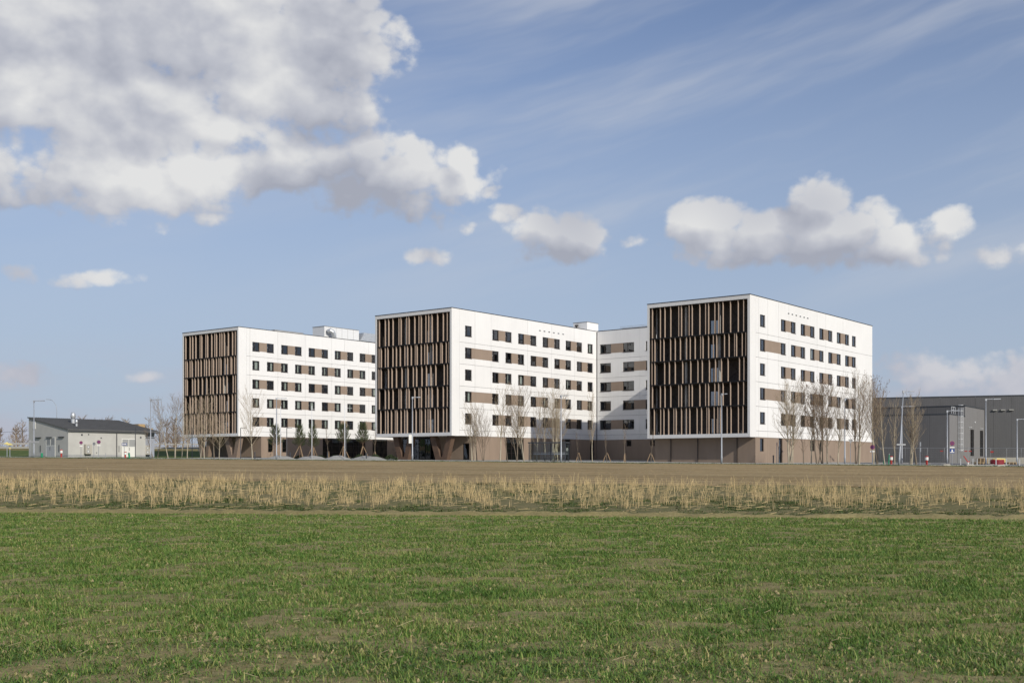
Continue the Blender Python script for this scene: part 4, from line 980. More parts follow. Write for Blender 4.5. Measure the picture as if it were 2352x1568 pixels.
# side face to the right: local x=0 plane, local y goes to the camera, so the side runs to -y
def side_panel(a0, a1, holes): panel_mesh(lambda a, z, d: (d, -a, z), a0, a1, -.8, pt_, holes, .18, .012).build('cladding_panel', 'hall_side_lit', Pc)
hw = [(3.96, 6.73, 1.7, 6.3), (11.43, 14.03, 1.7, 6.3)]
for k in range(9): side_panel(k*1.85, (k+1)*1.85, hw)
for (a0, a1, z0, z1) in hw: glazing(Pc, lambda a, z, d: (d, -a, z), a0, a1, z0, z1, [(a0+a1)/2], [2.9, 4.2], .13, 'window')
for k in range(9):
    m = MB(); x = .19+k*3.0; m.box(x+.012, x+2.99, -.0, -.18, -.8, pt_); m.build('cladding_panel', 'hall_dark', Pc)
m = MB(); m.box(.6, 27, -.6, -16.5, -.8, pt_-.2); m.build('annex_core', 'core_dark', Pc)
m = MB(); m.box(-.05, 27.2, .05, -.3, pt_+.002, pt_+.2); m.box(-.05, .25, -.302, -16.7, pt_+.002, pt_+.2); m.build('roof_edge', 'anthracite', Pc)
# lower block in front
lx, ly = .003, 10.8       # starts 1.2 m to the left, projects 7 m towards the camera
lt = (1746.9-1554.5)*187/F_SRC+EYE-(pz_-.2)
for k in range(9):
    m = MB(); x = lx+.19+k*2.9; m.box(x+.012, x+2.888, ly, ly-.18, -.8, lt); m.build('cladding_panel', 'hall_dark', Pc)
for k in range(4):
    m = MB(); m.box(lx, lx+.18, ly-k*2.7-.012, ly-(k+1)*2.7+.012, -.8, lt); m.build('cladding_panel', 'hall_side_lit', Pc)
m = MB(); m.box(lx+.3, lx+26, ly-.3, .01, -.8, lt-.2); m.build('annex_core', 'core_dark', Pc)
m = MB(); m.box(lx-.05, lx+26.3, ly+.05, ly-.25, lt+.002, lt+.2); m.box(lx-.05, lx+.2, ly-.251, .06, lt+.002, lt+.2); m.build('roof_edge', 'anthracite', Pc)
for (a, z) in ((2.7, 6.6), (11.6, 6.6)): m = MB(); m.box(-.45, -.005, -a, -a-.3, z, z+.1); m.box(-.12, -.005, -a-.1, -a-.2, z-.25, z-.001); m.build('wall_lamp', 'white_metal', Pc)
m = MB(); m.disc((-.06, -7.4, 7.6), .16, (1, 0, 0), .1, 12); m.build('round_vent', 'white_metal', Pc)
# dark door left of the low block
m = MB(); m.box(22.4, 26.0, ly+.03, ly+.004, -.5, 3.0); m.build('gate', 'core_dark', Pc)
# caged ladder on the low block's side
ld = thing('caged_ladder', 'tall white steel ladder with safety cage on the grey annex', 'ladder', tuple(Pc.matrix_basis @ Vector((lx-.12, ly-3.6, 0))) if False else tuple(Matrix.Translation(Pc.location) @ Matrix.Rotation(math.pi-PO, 4, 'Z') @ Vector((lx-.15, 5.5, 0))), math.pi-PO)
hl2 = lt+1.3
m = MB(); m.box(-.05, .0, .0, .05, -.3, hl2); m.box(-.05, 0, -.55, -.5, -.3, hl2); m.build('stile', 'galv', ld)
for k in range(34): m = MB(); m.box(-.04, -.01, -.5, .0, .1+k*.29, .13+k*.29); m.build('rung', 'galv', ld)
mat('ladder_white', (.78, .79, .80), .4)
for k in range(9):
    z = 2.6+k*.93
    m = MB(); m.tube([(0, .05, z), (-.45, .1, z), (-.72, -.25, z), (-.45, -.62, z), (0, -.58, z)], .03, 5); m.build('cage_hoop', 'ladder_white', ld)
for p in ((-.45, .1), (-.72, -.25), (-.45, -.62)): m = MB(); m.tube([(p[0], p[1], 2.4), (p[0], p[1], hl2+.05)], .03, 5); m.build('cage_bar', 'ladder_white', ld)
gr = thing('roof_railing', 'small white railing on the low annex roof by the ladder', 'railing', tuple(Matrix.Translation(Pc.location) @ Matrix.Rotation(math.pi-PO, 4, 'Z') @ Vector((lx+.1, 6.6, lt+.2))), math.pi-PO)
for y in (0, 1.2, 2.4): m = MB(); m.tube([(0, y, 0), (0, y, 1.15)], .03, 6); m.build('post', 'ladder_white', gr)
m = MB(); m.beam((0, -.02, 1.15), (0, 2.42, 1.15), .05); m.beam((0, -.02, .6), (0, 2.42, .6), .04); m.build('rail', 'ladder_white', gr)

# construction fence panels, low barriers, stored material
mat('mesh_wire', (.45, .46, .47), .5, metal=.6)
def fence_panel(label, xa, da, xb, db, h=2.0):
    A_ = Vector(DP(xa, da)); B_ = Vector(DP(xb, db)); L_ = (B_-A_).length
    t = thing('site_fence_panel', label, 'fence', A_, math.atan2(B_.y-A_.y, B_.x-A_.x), 'construction fence panels by the hall')
    m = MB(); m.tube([(0, 0, .05), (0, 0, h), (L_, 0, h+B_.z-A_.z), (L_, 0, .05+B_.z-A_.z)], .028, 6); m.build('frame', 'mesh_wire', t)
    w = MB()
    for x in np.arange(.25, L_, .25): w.beam((x, 0, .1), (x, 0, h), .0035)
    for z in np.arange(.3, h, .3): w.beam((0, 0, z), (L_, 0, z+B_.z-A_.z), .0035)
    o = w.build('wire_mesh', 'mesh_wire', t, fix=False); o['kind'] = 'stuff'
    m = MB(); m.box(-.35, .35, -.12, .12, -.05, .1); m.build('foot', 'beige_wall', t)
    return t
fp = [(3300, 143), (3395, 142.5), (3478, 141.5), (3541, 140.5), (3630, 139), (3715, 138), (3775, 137), (3830, 136.5), (3900, 136)]
FL = ['behind the birches', 'left of the clear-standing hydrant', 'right of the clear-standing hydrant', 'before the ladder', 'before the tall slit windows', 'behind the lamp by the windows', 'before the red hose coil', 'at the right picture edge', 'running out of the picture']
for k in range(8): fence_panel('wire construction fence panel '+FL[k], fp[k][0], fp[k][1], fp[k+1][0], fp[k+1][1])
for (xs, d, lab) in ((3531, 139.5, 'left'), (3622, 138.2, 'middle'), (3638, 138.2, 'right')):
    X, Y, Z = DP(xs, d); t = thing('warning_plate', f'small red warning plate on the construction fence, {lab} of the three in a row', 'plate', (X, Y, Z+1.62), -.3)
    m = MB(); m.box(-.16, .16, -.015, .015, -.055, .055); m.build('plate', 'red_paint', t); m = MB(); m.box(-.03, .03, .016, .06, -.03, .03); m.build('clip', 'mesh_wire', t)
X, Y, Z = DP(3720, 136.9); t = thing('warning_plate', 'small red warning plate on the fence above the pallets, right of the lamp', 'plate', (X, Y, Z+1.55), -.3); m = MB(); m.box(-.16, .16, -.015, .015, -.09, .09); m.build('plate', 'red_paint', t); m = MB(); m.box(-.03, .03, .016, .06, -.03, .03); m.build('clip', 'mesh_wire', t)
def barrier_post(label, xs, b, h=.75):
    X, Y, Z = RP(xs, b); t = thing('barrier_post', label, 'post', (X, Y, Z), 0, 'low grey barrier posts along the street'); m = MB(); m.box(-.05, .05, -.03, .03, -.1, h); m.build('post', 'sign_back', t); m = MB(); m.box(-.055, .055, -.035, .035, h+.002, h+.03); m.build('cap', 'anthracite', t)
bl = ['low grey barrier post right of the blue dead end sign', 'low grey barrier post behind the white foundation stone', 'low grey barrier post just right of the lamp by the windows', 'low grey barrier post below the red hose coil', 'low grey barrier post left of the rightmost lamp', 'low grey barrier post at the right picture edge']
for (xs, lab) in zip((3602, 3648, 3664, 3735, 3773, 3823), bl): barrier_post(lab, xs, 1.6, .85)
def fstone(label, xs, b):
    X, Y, Z = RP(xs, b); t = MB(); t.add([(-.5, -.18, 0), (.5, -.18, 0), (.5, .18, 0), (-.5, .18, 0), (-.32, -.1, .2), (.32, -.1, .24), (.3, .1, .22), (-.34, .1, .18)], [(0, 3, 2, 1), (4, 5, 6, 7), (0, 1, 5, 4), (1, 2, 6, 5), (2, 3, 7, 6), (3, 0, 4, 7)])
    o = t.build('foundation_stone', 'beige_wall', None, loc=(X, Y, Z)); tag(o, label, 'stone', 'pale foundation stones along the street')
fstone('pale foundation stone left of the blue dead end sign', 3549, -.3); fstone('pale foundation stone between the dead end sign and the lamp', 3637, -.3); fstone('pale foundation stone right of the lamp by the windows', 3752, -.3)
fs_ = RP(3697, 1.8); t = MB(); t.box(-2.2, 2.2, -.3, .3, -.1, .16); tag(t.build('kerb_slab', 'beige_wall', None, loc=fs_), 'long pale kerb slab at the foot of the lamp by the windows', 'slab')
def pallet(label, xs, d, z=0., n=1):
    X, Y, Z = DP(xs, d); t = thing('pallet', label, 'pallet', (X, Y, Z+z+.02), .3, 'wooden pallets on the building site')
    for k in range(5): m = MB(); m.box(-.6, .6, -.4+k*.18, -.4+k*.18+.1, .11, .135); m.build('deck_board', 'pallet_wood', t)
    for k in (-.55, 0, .47): m = MB(); m.box(k, k+.09, -.4, .42, 0, .108); m.build('runner', 'pallet_wood', t)
for (xs, d, n, lab) in ((3682, 141.5, 5, 'under the tall slit windows'), (3666, 140.5, 2, 'lying nearest the fence foot'), (3790, 141, 2, 'right of the red hose coil')):
    for k in range(n): pallet(f'wooden pallet {lab}, ' + ('bottom' if k == 0 else 'top' if k == n-1 else 'second lowest' if k == 1 else 'second highest' if k == n-2 else 'middle') + ' of its stack', xs, d, k*.15)
X, Y, Z = DP(3739, 140); t = thing('hose_coil', 'big coil of red hose lying on the building site', 'hose', (X, Y, Z))
for k in range(6):
    m = MB(); r_ = .78-.05*(k % 2); m.tube([(r_*1.05*math.cos(a), r_*.8*math.sin(a), .06+k*.10) for a in np.linspace(0, 2*math.pi, 25)], .06, 6, cap=False); m.build('loop', 'hose_red', t, True)
X, Y, Z = DP(3744, 141.6); t = MB(); t.prism([(-.7, .5), (.8, .5), (.7, .74), (-.3, .8), (-.6, .7)], lambda a, c: (a, -.4, c), lambda a, c: (a, .4, c)); t.box(-.8, .8, -.35, .35, 0, .499); tag(t.build('insulation_bale', 'yellow_paint', None, loc=(X, Y, Z)), 'pale yellow insulation bale behind the red hose coil', 'bale')
X, Y, Z = DP(3633, 138.6); t = thing('barrier_boom', 'slanted red boom on a white stand inside the construction fence', 'boom', (X, Y, Z)); m = MB(); m.beam((-.1, 0, .3), (-.62, 0, 1.05), .09); m.build('boom', 'red_paint', t); m = MB(); m.tube([(-.1, 0, 0), (-.1, 0, .29)], .1, 10); m.build('stand', 'white_paint', t)
m = MB(); m.beam((-.1, .0, .25), (.1, 0, .45), .08); m.build('counterweight', 'red_paint', t)

# highway guard rails on the bank
def guard(label, k, z_off, step):
    x0, x1 = -150, 10
    t = thing('guard_rail', label, 'guard rail', (0, 0, 0), 0, 'guard rails of the far highway')
    y = lambda x: pr[k][0]-.03*x
    m = MB(); xs = np.arange(x0, x1+1, 4.0)
    for a, b_ in zip(xs[:-1], xs[1:]):
        m.beam((a, y(a), bz(a, k)+z_off), (b_, y(b_), bz(b_, k)+z_off), .07, .30)
    m.build('beam', 'concrete', t)
    for a in np.arange(x0, x1, step): p = MB(); p.beam((a, y(a)+.1, bz(a, k)-.3), (a, y(a)+.1, bz(a, k)+z_off+.1), .1); p.build('post', 'pole_grey', t)
guard('white guard rail on the near side of the far highway', 2, .55, 8.0); guard('white guard rail on the raised far side of the highway', 4, .62, 8.0)
# gravel mounds
def mound(label, xs, b, rx, ry, h, seed):
    X, Y, Z = RP(xs, b); n = 28; V_ = []; 
    for i in range(n+1):
        for j in range(n+1):
            a = (i/n*2-1); c = (j/n*2-1); r_ = math.hypot(a, c)
            zz = h*max(0, 1-r_**2)**1.3 if r_ < 1 else 0
            V_.append((X+a*rx, Y+c*ry, Z-.06+zz*(1+.18*mnoise.noise(Vector((a*3+seed, c*3, 0))))+(.03*mnoise.noise(Vector((a*14, c*14, seed))))*(r_ < .95)))
    i = (np.arange(n)[:, None]*(n+1)+np.arange(n)[None, :]); q_ = np.stack([i, i+n+1, i+n+2, i+1], -1).reshape(-1, 4)
    me = mesh_np('gravel_mound', np.array(V_), q_, np.zeros((0, 3), int), ['gravel']); me.polygons.foreach_set('use_smooth', [True]*len(me.polygons))
    tag(link('gravel_mound', me), label, 'gravel heap', 'grey gravel mounds on the forecourt')
mound('pale gravel mound below the leftmost staked pine', 1050, 7.5, 2.6, 2.6, .62, 1); mound('pale gravel mound around the banner pole before the narrow pine', 1170, 7.5, 2.6, 2.4, .62, 2)
mound('pale gravel mound left of the banner pole nearest the middle block', 1266, 7.5, 2.3, 2.4, .66, 3); mound('shaded gravel mound at the foot of the rightmost staked pine', 1380, 9.5, 3.0, 2.4, .62, 4)
mound('low pale gravel mound before the shaded one', 1360, 4.8, 2.6, 1.4, .3, 5)
# ------------------------------------------------------------------ bare trees
mat('bark_pale', (.44, .385, .285), .9, var=.3, vscale=3.5, bump=.5, bscale=14)
mat('bark_dark', (.19, .155, .115), .9, var=.3, vscale=3.5, bump=.5, bscale=14)
mat('twig_pale', (.37, .295, .20), .9, var=.15, vscale=1)
mat('twig_dark', (.235, .175, .12), .9, var=.15, vscale=1)
mat('dry_leaf', (.16, .085, .045), .8, island=.3)
def grow_tree(seed, n1=26, spread=.30, up=.75, crook=.05, low=.2, fork=0, leaves=False, shape=1.0, sub=(6, 4)):
    """unit-height bare tree: trunk mesh and crown mesh"""
    R = random.Random(seed); tr = MB(); cr = MB()
    def wob(p, d, L, n, r0, r1, curl, mb, sides, trop=.0):
        pts = [p.copy()]; rad = [r0]; d = d.normalized(); q = p.copy()
        for i in range(n):
            d = (d+Vector((R.uniform(-1, 1), R.uniform(-1, 1), R.uniform(-.6, 1)))*curl+Vector((0, 0, trop))).normalized()
            q = q+d*(L/n); pts.append(q.copy()); rad.append(r0+(r1-r0)*(i+1)/n)
        mb.tube(pts, rad, sides, cap=False)
        return pts, rad
    stems = [(Vector((0, 0, -.02)), Vector((R.uniform(-.05, .05), R.uniform(-.05, .05), 1)), 1.02, .0125)]
    for k in range(fork):
        a = R.uniform(0, 6.28); stems.append((Vector((math.cos(a)*.012, math.sin(a)*.012, -.02)), Vector((math.cos(a)*.22, math.sin(a)*.22, 1)), R.uniform(.72, .95), .009))
    for (p, d, L, r0) in stems:
        pts, rad = wob(p, d, L, 9, r0, .0018, crook, tr, 7, .03)
        nb = n1 if L > 1 else int(n1*.6)
        for k in range(nb):
            f = low+(.97-low)*(k+R.random())/nb; i = min(int(f*9), 8); t = f*9-i
            b0 = pts[i].lerp(pts[i+1], t); rr = rad[i]*(1-t)+rad[i+1]*t
            a = k*2.4+R.uniform(-.5, .5)
            prof = math.sin(min(1, (1-f)/(1-low)*1.15+.12)*math.pi*.62)**.8*shape
            Lb = spread*(.45+.75*prof)*R.uniform(.7, 1.15)
            db = Vector((math.cos(a), math.sin(a), up*R.uniform(.7, 1.3)))
            bp, br = wob(b0, db, Lb, 5, max(.0017, rr*.40), .0008, .13, cr, 4, .10)
            for s in range(sub[0]):
                g = .25+.75*(s+R.random())/sub[0]; j = min(int(g*5), 4); c0 = bp[j].lerp(bp[j+1], g*5-j)
                dd = (bp[j+1]-bp[j]).normalized(); sd = Vector((R.uniform(-1, 1), R.uniform(-1, 1), R.uniform(-.2, 1)))
                Ls = Lb*R.uniform(.25, .5)*(1.15-g*.5)
                sp, sr = wob(c0, dd*.8+sd*.75, Ls, 3, .0010, .0006, .15, cr, 3, .10)
                for q in range(sub[1]):
                    h = R.uniform(.2, 1); j2 = min(int(h*3), 2); e0 = sp[j2].lerp(sp[j2+1], h*3-j2)
                    d2 = (sp[j2+1]-sp[j2]).normalized(); s2 = Vector((R.uniform(-1, 1), R.uniform(-1, 1), R.uniform(-.1, 1)))
                    e1 = e0+(d2+s2*.8).normalized()*Ls*R.uniform(.3, .7)
                    cr.tube([e0, (e0+e1)/2+Vector((0, 0, .002)), e1], [.0006, .0005, .0004], 3, cap=False)
                    if leaves and R.random() < .35:
                        for _ in range(3):
                            v = Vector((R.uniform(-1, 1), R.uniform(-1, 1), R.uniform(-1, .2)))*.007; w_ = Vector((R.uniform(-1, 1), R.uniform(-1, 1), R.uniform(-1, 1)))*.006
                            c = e1+Vector((R.uniform(-1, 1), R.uniform(-1, 1), R.uniform(-1, 1)))*.006
                            cr.cur = 1; cr.add([c-v, c+w_, c+v, c-w_], [(0, 1, 2, 3)]); cr.cur = 0
    return tr, cr
TREES = {}
def tree_kind(key, tm, cm, **kw):
    tr, cr = grow_tree(**kw); TREES[key] = (tr.mesh('trunk', tm, True, fix=False), cr.mesh('crown', [cm, 'dry_leaf'], False, fix=False))
tree_kind('birch1', 'bark_pale', 'twig_pale', seed=1, spread=.24, up=1.2, crook=.07, low=.22)
tree_kind('birch2', 'bark_pale', 'twig_pale', seed=2, spread=.28, up=1.1, crook=.09, low=.28, fork=1)
tree_kind('broad1', 'bark_pale', 'twig_pale', seed=3, spread=.40, up=.95, crook=.05, low=.24, n1=30, sub=(7, 5))
tree_kind('broad2', 'bark_dark', 'twig_dark', seed=4, spread=.36, up=1.0, crook=.07, low=.26, n1=28, fork=2)
tree_kind('leafy', 'bark_dark', 'twig_dark', seed=5, spread=.33, up=.95, crook=.09, low=.30, n1=28, leaves=True, fork=1)
tree_kind('slim', 'bark_dark', 'twig_dark', seed=6, spread=.17, up=1.5, crook=.06, low=.3, n1=20, sub=(5, 3))
tree_kind('sapling', 'bark_dark', 'twig_dark', seed=8, spread=.16, up=2.0, crook=.03, low=.42, n1=13, sub=(4, 2))
tree_kind('multi', 'bark_pale', 'twig_pale', seed=9, spread=.32, up=1.1, crook=.08, low=.28, n1=22, fork=3, sub=(6, 4))
tree_kind('cone', 'bark_pale', 'twig_dark', seed=12, spread=.27, up=1.15, crook=.04, low=.2, n1=36, sub=(7, 4))
def tree(label, kind, xs, b, h, rz, lean=(0, 0), wide=1.0, d=None, group='bare trees along the street'):
    X, Y, Z = RP(xs, b) if d is None else DP(xs, d)
    h *= .86
    t = thing('bare_tree', label, 'tree', (X, Y, Z-.02), rz, group, (h*wide, h*wide, h)); t.rotation_euler = (lean[1], lean[0], rz)
    link('trunk', TREES[kind][0], t); link('crown', TREES[kind][1], t)
    return t
G1 = 'bare trees by the far block'
for a in (
 ('small bare tree leaning left across the bluish shed end', 'slim', 574, 3, 4.6, 1.0, (-.35, 0), 1.5),
 ('thin bare tree close to the right corner of the shed', 'slim', 590, 5, 3.6, .3, (.12, 0), 1.3),
 ('bare tree leaning far to the left between shed and far block', 'cone', 631, 4, 8.6, .2, (-.20, 0), .75),
 ('full twiggy bare tree against the sky left of the far block', 'cone', 656.5, 6, 8.9, 2.0, (.01, 0), 1.15),
 ('slender bare tree just left of the far block fins', 'birch1', 682, 9, 7.0, 3.0, (-.05, 0), .8),
 ('bare tree crossing the left edge of the far block fins', 'birch1', 702, 4, 8.2, 4.0, (-.03, 0), .85),
 ('bare tree with a curved foot before the left V column', 'birch2', 752, 4, 6.9, .5, (-.12, 0), .8),
 ('stout pale bare tree before the middle of the far block fins', 'broad1', 766, 3, 8.1, 1.5, (.01, 0), .85),
 ('thin bare tree right of the stout one before the far block fins', 'slim', 803, 4, 6.6, 2.2, (.03, 0), 1.3),
 ('low branching bare tree left of the right V column of the far block', 'broad1', 822, 4, 6.0, 2.9, (.05, 0), .95),
 ('wide bare tree at the corner of the far block, clear against white wall', 'broad1', 947, 2.6, 8.5, .8, (-.02, 0), .92)):
    tree(*a, group=G1)
G2 = 'bare trees before the middle block'
for a in (
 ('curved pale birch leftmost before the middle block side', 'birch2', 1769, 4, 7.7, .2, (-.10, 0), .8),
 ('straight thin birch second from the left before the middle block', 'birch1', 1781, 4, 7.5, 1.9, (-.02, 0), .8),
 ('short thin tree with yellow foot beside the straight thin birch', 'slim', 1789, 5, 6.2, 2.5, (.05, 0), 1.2),
 ('bushy low bare tree third from the left before the middle block', 'broad2', 1813, 4, 6.9, 3.3, (.05, 0), .75),
 ('tallest pale tree with a bent trunk before the middle block', 'birch1', 1876, 3, 9.9, 4.4, (-.07, 0), .9),
 ('thin tree leaning left with a yellow mossy foot by the glazed bay', 'slim', 1903, 4, 6.6, .7, (-.16, 0), 1.1),
 ('straight brown-trunked tree before the glazed bay of the middle block', 'broad2', 1940, 4, 9.3, 1.2, (-.01, 0), .75),
 ('pale tree at the right edge of the glazed bay', 'birch2', 1966, 4, 9.4, 2.6, (.05, 0), .75),
 ('pale tree left of centre behind the bus shelter', 'birch1', 2012, 7, 9.6, 3.7, (-.04, 0), .8),
 ('slim pale tree behind the middle of the bus shelter', 'birch1', 2044, 7, 8.6, 5.0, (-.05, 0), .8),
 ('many-stemmed pale tree right of centre behind the bus shelter', 'multi', 2074, 7, 9.6, .4, (.0, 0), .95),
 ('slim tree with crossing limbs behind the right part of the bus shelter', 'birch2', 2092, 8, 7.8, 1.6, (.10, 0), .85),
 ('slender yellow-barked tree at the inner corner of the two wings', 'birch1', 2221, 6, 9.1, 2.3, (.03, 0), .62)):
    tree(*a, group=G2)
G3 = 'bare trees before the nearest block'
for a in (
 ('wide bare tree leftmost before the side of the nearest block', 'multi', 2958, 4, 9.4, .3, (-.04, 0), 1.0),
 ('bare tree close beside the leftmost one before the nearest block', 'broad1', 2972, 4, 9.1, 2.6, (.04, 0), .85),
 ('thin crooked sapling between the leftmost trees and the thin tree', 'slim', 3013, 4, 4.4, 1.2, (.04, 0), 1.4),
 ('thin upright tree third from the left before the nearest block', 'birch1', 3042, 4, 8.6, 4.1, (-.05, 0), .8),
 ('dark tree still holding brown leaves before the nearest block', 'leafy', 3063, 3.5, 9.3, .9, (-.03, 0), .95),
 ('dark-trunked tree just right of the tree with brown leaves', 'broad2', 3086, 4, 9.4, 2.1, (.02, 0), .85),
 ('bare tree in the middle of the grove before the nearest block', 'broad1', 3102, 5, 8.9, 3.4, (.06, 0), .9),
 ('tree leaning left beside the lamp among the trees', 'birch2', 3141, 4, 8.0, 4.6, (-.09, 0), .85),
 ('dark tree right of the lamp among the trees', 'broad2', 3208, 3.5, 10.0, 5.2, (-.02, 0), .8),
 ('tallest bare tree at the rear end of the nearest block', 'birch1', 3221, 4.5, 10.7, .1, (.05, 0), .95)):
    tree(*a, group=G3)
G4 = 'bare trees before the dark hall'
for a in (
 ('tall bare tree overlapping the rear corner of the nearest block', 'birch2', 3277, 5, 9.8, 1.1, (.06, 0), .75),
 ('dark leafy-topped tree just right of the nearest block', 'leafy', 3290, 6, 9.9, 2.0, (.07, 0), .65),
 ('white leaning birch before the hall, left of the leaning lamp', 'birch1', 3318, 4, 8.6, 3.1, (.12, 0), .9),
 ('pale tree beside the foot of the leaning lamp', 'birch1', 3355, 5, 7.8, 4.3, (.07, 0), .75),
 ('pale twin-stemmed tree right of the leaning lamp', 'birch2', 3412, 5, 8.2, 5.1, (-.05, 0), .85),
 ('pale tree leaning right, close to the twin-stemmed one', 'birch1', 3419, 5, 8.0, .6, (.12, 0), .85),
 ('rightmost bare tree, low and leaning right before the hall', 'slim', 3437, 5, 6.4, 1.8, (.14, 0), 1.6)):
    tree(*a, group=G4)
mat('stake_wood', (.36, .25, .15), .85)
def stakes(t, h, r, n=3, seed=0):
    for k in range(n):
        a = seed+k*2*math.pi/n; m = MB(); m.beam((r*math.cos(a), r*math.sin(a), -.1), (.06*math.cos(a), .06*math.sin(a), h), .07); m.build('stake', 'stake_wood', t)
def sapling(label, xs, b, h, rz):
    X, Y, Z = RP(xs, b); t = thing('sapling', label, 'sapling', (X, Y, Z), rz, 'staked saplings before the middle block')
    link('trunk', TREES['sapling'][0], t, None, None, (h, h, h)); link('crown', TREES['sapling'][1], t, None, None, (h*1.15, h*1.15, h))
    stakes(t, 1.15, .55, 2, rz)
sapling('staked sapling left of the dark doorway in the shaded wing', 2170, 8, 3.6, .4); sapling('yellowish staked sapling in front of the shaded wing, middle of three', 2276, 8, 3.8, 1.4)
sapling('staked sapling below the small square window of the shaded wing', 2343, 8, 4.5, 2.2); sapling('faint staked sapling close to the nearest block fin front', 2441, 12, 3.9, 3.1)
sapling('thin sapling between the narrow pine and the glazed entrance', 1233, 14, 4.6, .9); sapling('thin sapling left of the middle block, by the glazed base', 1405, 14, 4.4, 2.8)

# ------------------------------------------------------------------ staked pines
mat('needle', (.075, .098, .040), .7, island=.35); mat('pine_bark', (.16, .10, .065), .9, var=.2)
def grow_pine(seed, h, r, low):
    R = random.Random(seed); tr = MB(); cr = MB(); nd = MB()
    tr.tube([(0, 0, -.2), (.02, 0, h*.5), (-.02, .01, h)], [.055, .04, .012], 7, False)
    V_ = []; T_ = []
    def tuft(p, d, L):
        for k in range(25):
            v = (d*R.uniform(.3, 1)+Vector((R.uniform(-1, 1), R.uniform(-1, 1), R.uniform(-.5, 1)))*.75).normalized()*L*R.uniform(.55, 1)
            q = p+d*R.uniform(-.22, .14); s = v.cross(Vector((R.uniform(-1, 1), R.uniform(-1, 1), .3))).normalized()*.010
            nd.add([q-s, q+s, q+v], [(0, 1, 2)])
    nw = int(h*3.2)
    for k in range(nw):
        f = low+(1-low)*(k+.5)/nw; n = R.choice((4, 5, 5))
        for j in range(n):
            a = j*2*math.pi/n+k*1.1+R.uniform(-.3, .3); Lb = r*(1.15-f*1.0)*R.uniform(.55, 1.2)+.10
            b0 = Vector((0, 0, f*h)); d = Vector((math.cos(a), math.sin(a), .35+.5*f))
            e = b0+d*Lb; e2 = e+Vector((d.x*.12, d.y*.12, .25))
            cr.tube([b0, e, e2], [.016, .010, .006], 4, False); tuft(e2, Vector((d.x*.4, d.y*.4, 1)).normalized(), .22)
            for g in (.45, .65, .85):
                q = b0.lerp(e, g)
                for s in (-1, 1):
                    dd = (d+Vector((-d.y, d.x, 0))*s*.9+Vector((0, 0, .35))).normalized(); q2 = q+dd*Lb*.38*R.uniform(.6, 1.1)
                    cr.tube([q, q2], [.008, .005], 3, False); tuft(q2, (dd+Vector((0, 0, .5))).normalized(), .15)
    for k in range(5): tuft(Vector((0, 0, h-.1+.05*k)), Vector((0, 0, 1)), .16)
    return tr, cr, nd
for (lab, xs, b, h, r, low, seed) in (
 ('leftmost staked pine, broad and open, before the far block base', 1031, 13, 4.35, 1.25, .36, 1), ('second staked pine from the left, dense and rounded', 1124, 13, 4.35, .98, .34, 2),
 ('narrow staked pine beside the dense one, behind a banner pole', 1174, 13, 4.2, .90, .34, 3), ('dark open-branched pine left of the rightmost, behind a banner pole', 1288, 13, 4.5, 1.25, .42, 4),
 ('rightmost staked pine, dark and tallest, near the middle block', 1361, 13, 4.65, 1.3, .42, 5)):
    X, Y, Z = RP(xs, b); t = thing('pine_tree', lab, 'tree', (X, Y, Z+.1), seed*.7, 'staked pines on the forecourt')
    tr, cr, nd = grow_pine(seed, h, r, low); tr.build('trunk', 'pine_bark', t, True, fix=False)
    c = cr.build('crown', 'pine_bark', t, fix=False); nd.build('needles', 'needle', c, fix=False)
    stakes(t, 1.75, .95, 3, seed)
# low hedge plants before the glazed base, near the middle block
mat('hedge_leaf', (.045, .065, .025), .7, island=.3)
def hedge(label, xs, b, n, w, h, seed):
    X, Y, Z = RP(xs, b); R = random.Random(seed); m = MB()
    for k in range(n):
        p = Vector((R.uniform(-w, w), R.uniform(-.4, .4), 0)); p.z = h*R.random()**.7*(.6+.4*math.sin(p.x*3+seed))
        for _ in range(2):
            v = Vector((R.uniform(-1, 1), R.uniform(-1, 1), R.uniform(0, 1)))*.13; s = Vector((R.uniform(-1, 1), R.uniform(-1, 1), R.uniform(-1, 1)))*.07
            m.add([p-s, p+s, p+v], [(0, 1, 2)])
    t = thing('shrub', label, 'shrub', (X, Y, Z)); m.build('foliage', 'hedge_leaf', t, fix=False)
    s_ = MB(); [s_.tube([(x, 0, -.05), (x+.05, 0, h*.6)], .02, 4) for x in np.linspace(-w, w, 7)]; s_.build('stems', 'bark_dark', t)
hedge('low dark shrub along the glazed base left of the middle block', 1402, 13, 1500, 3.2, .75, 1); hedge('low dark shrub at the foot of the dense pine', 1128, 16, 700, 1.6, .55, 2)
hedge('low dark shrub behind the gap of the gravel mounds', 1215, 15, 700, 1.5, .6, 3)
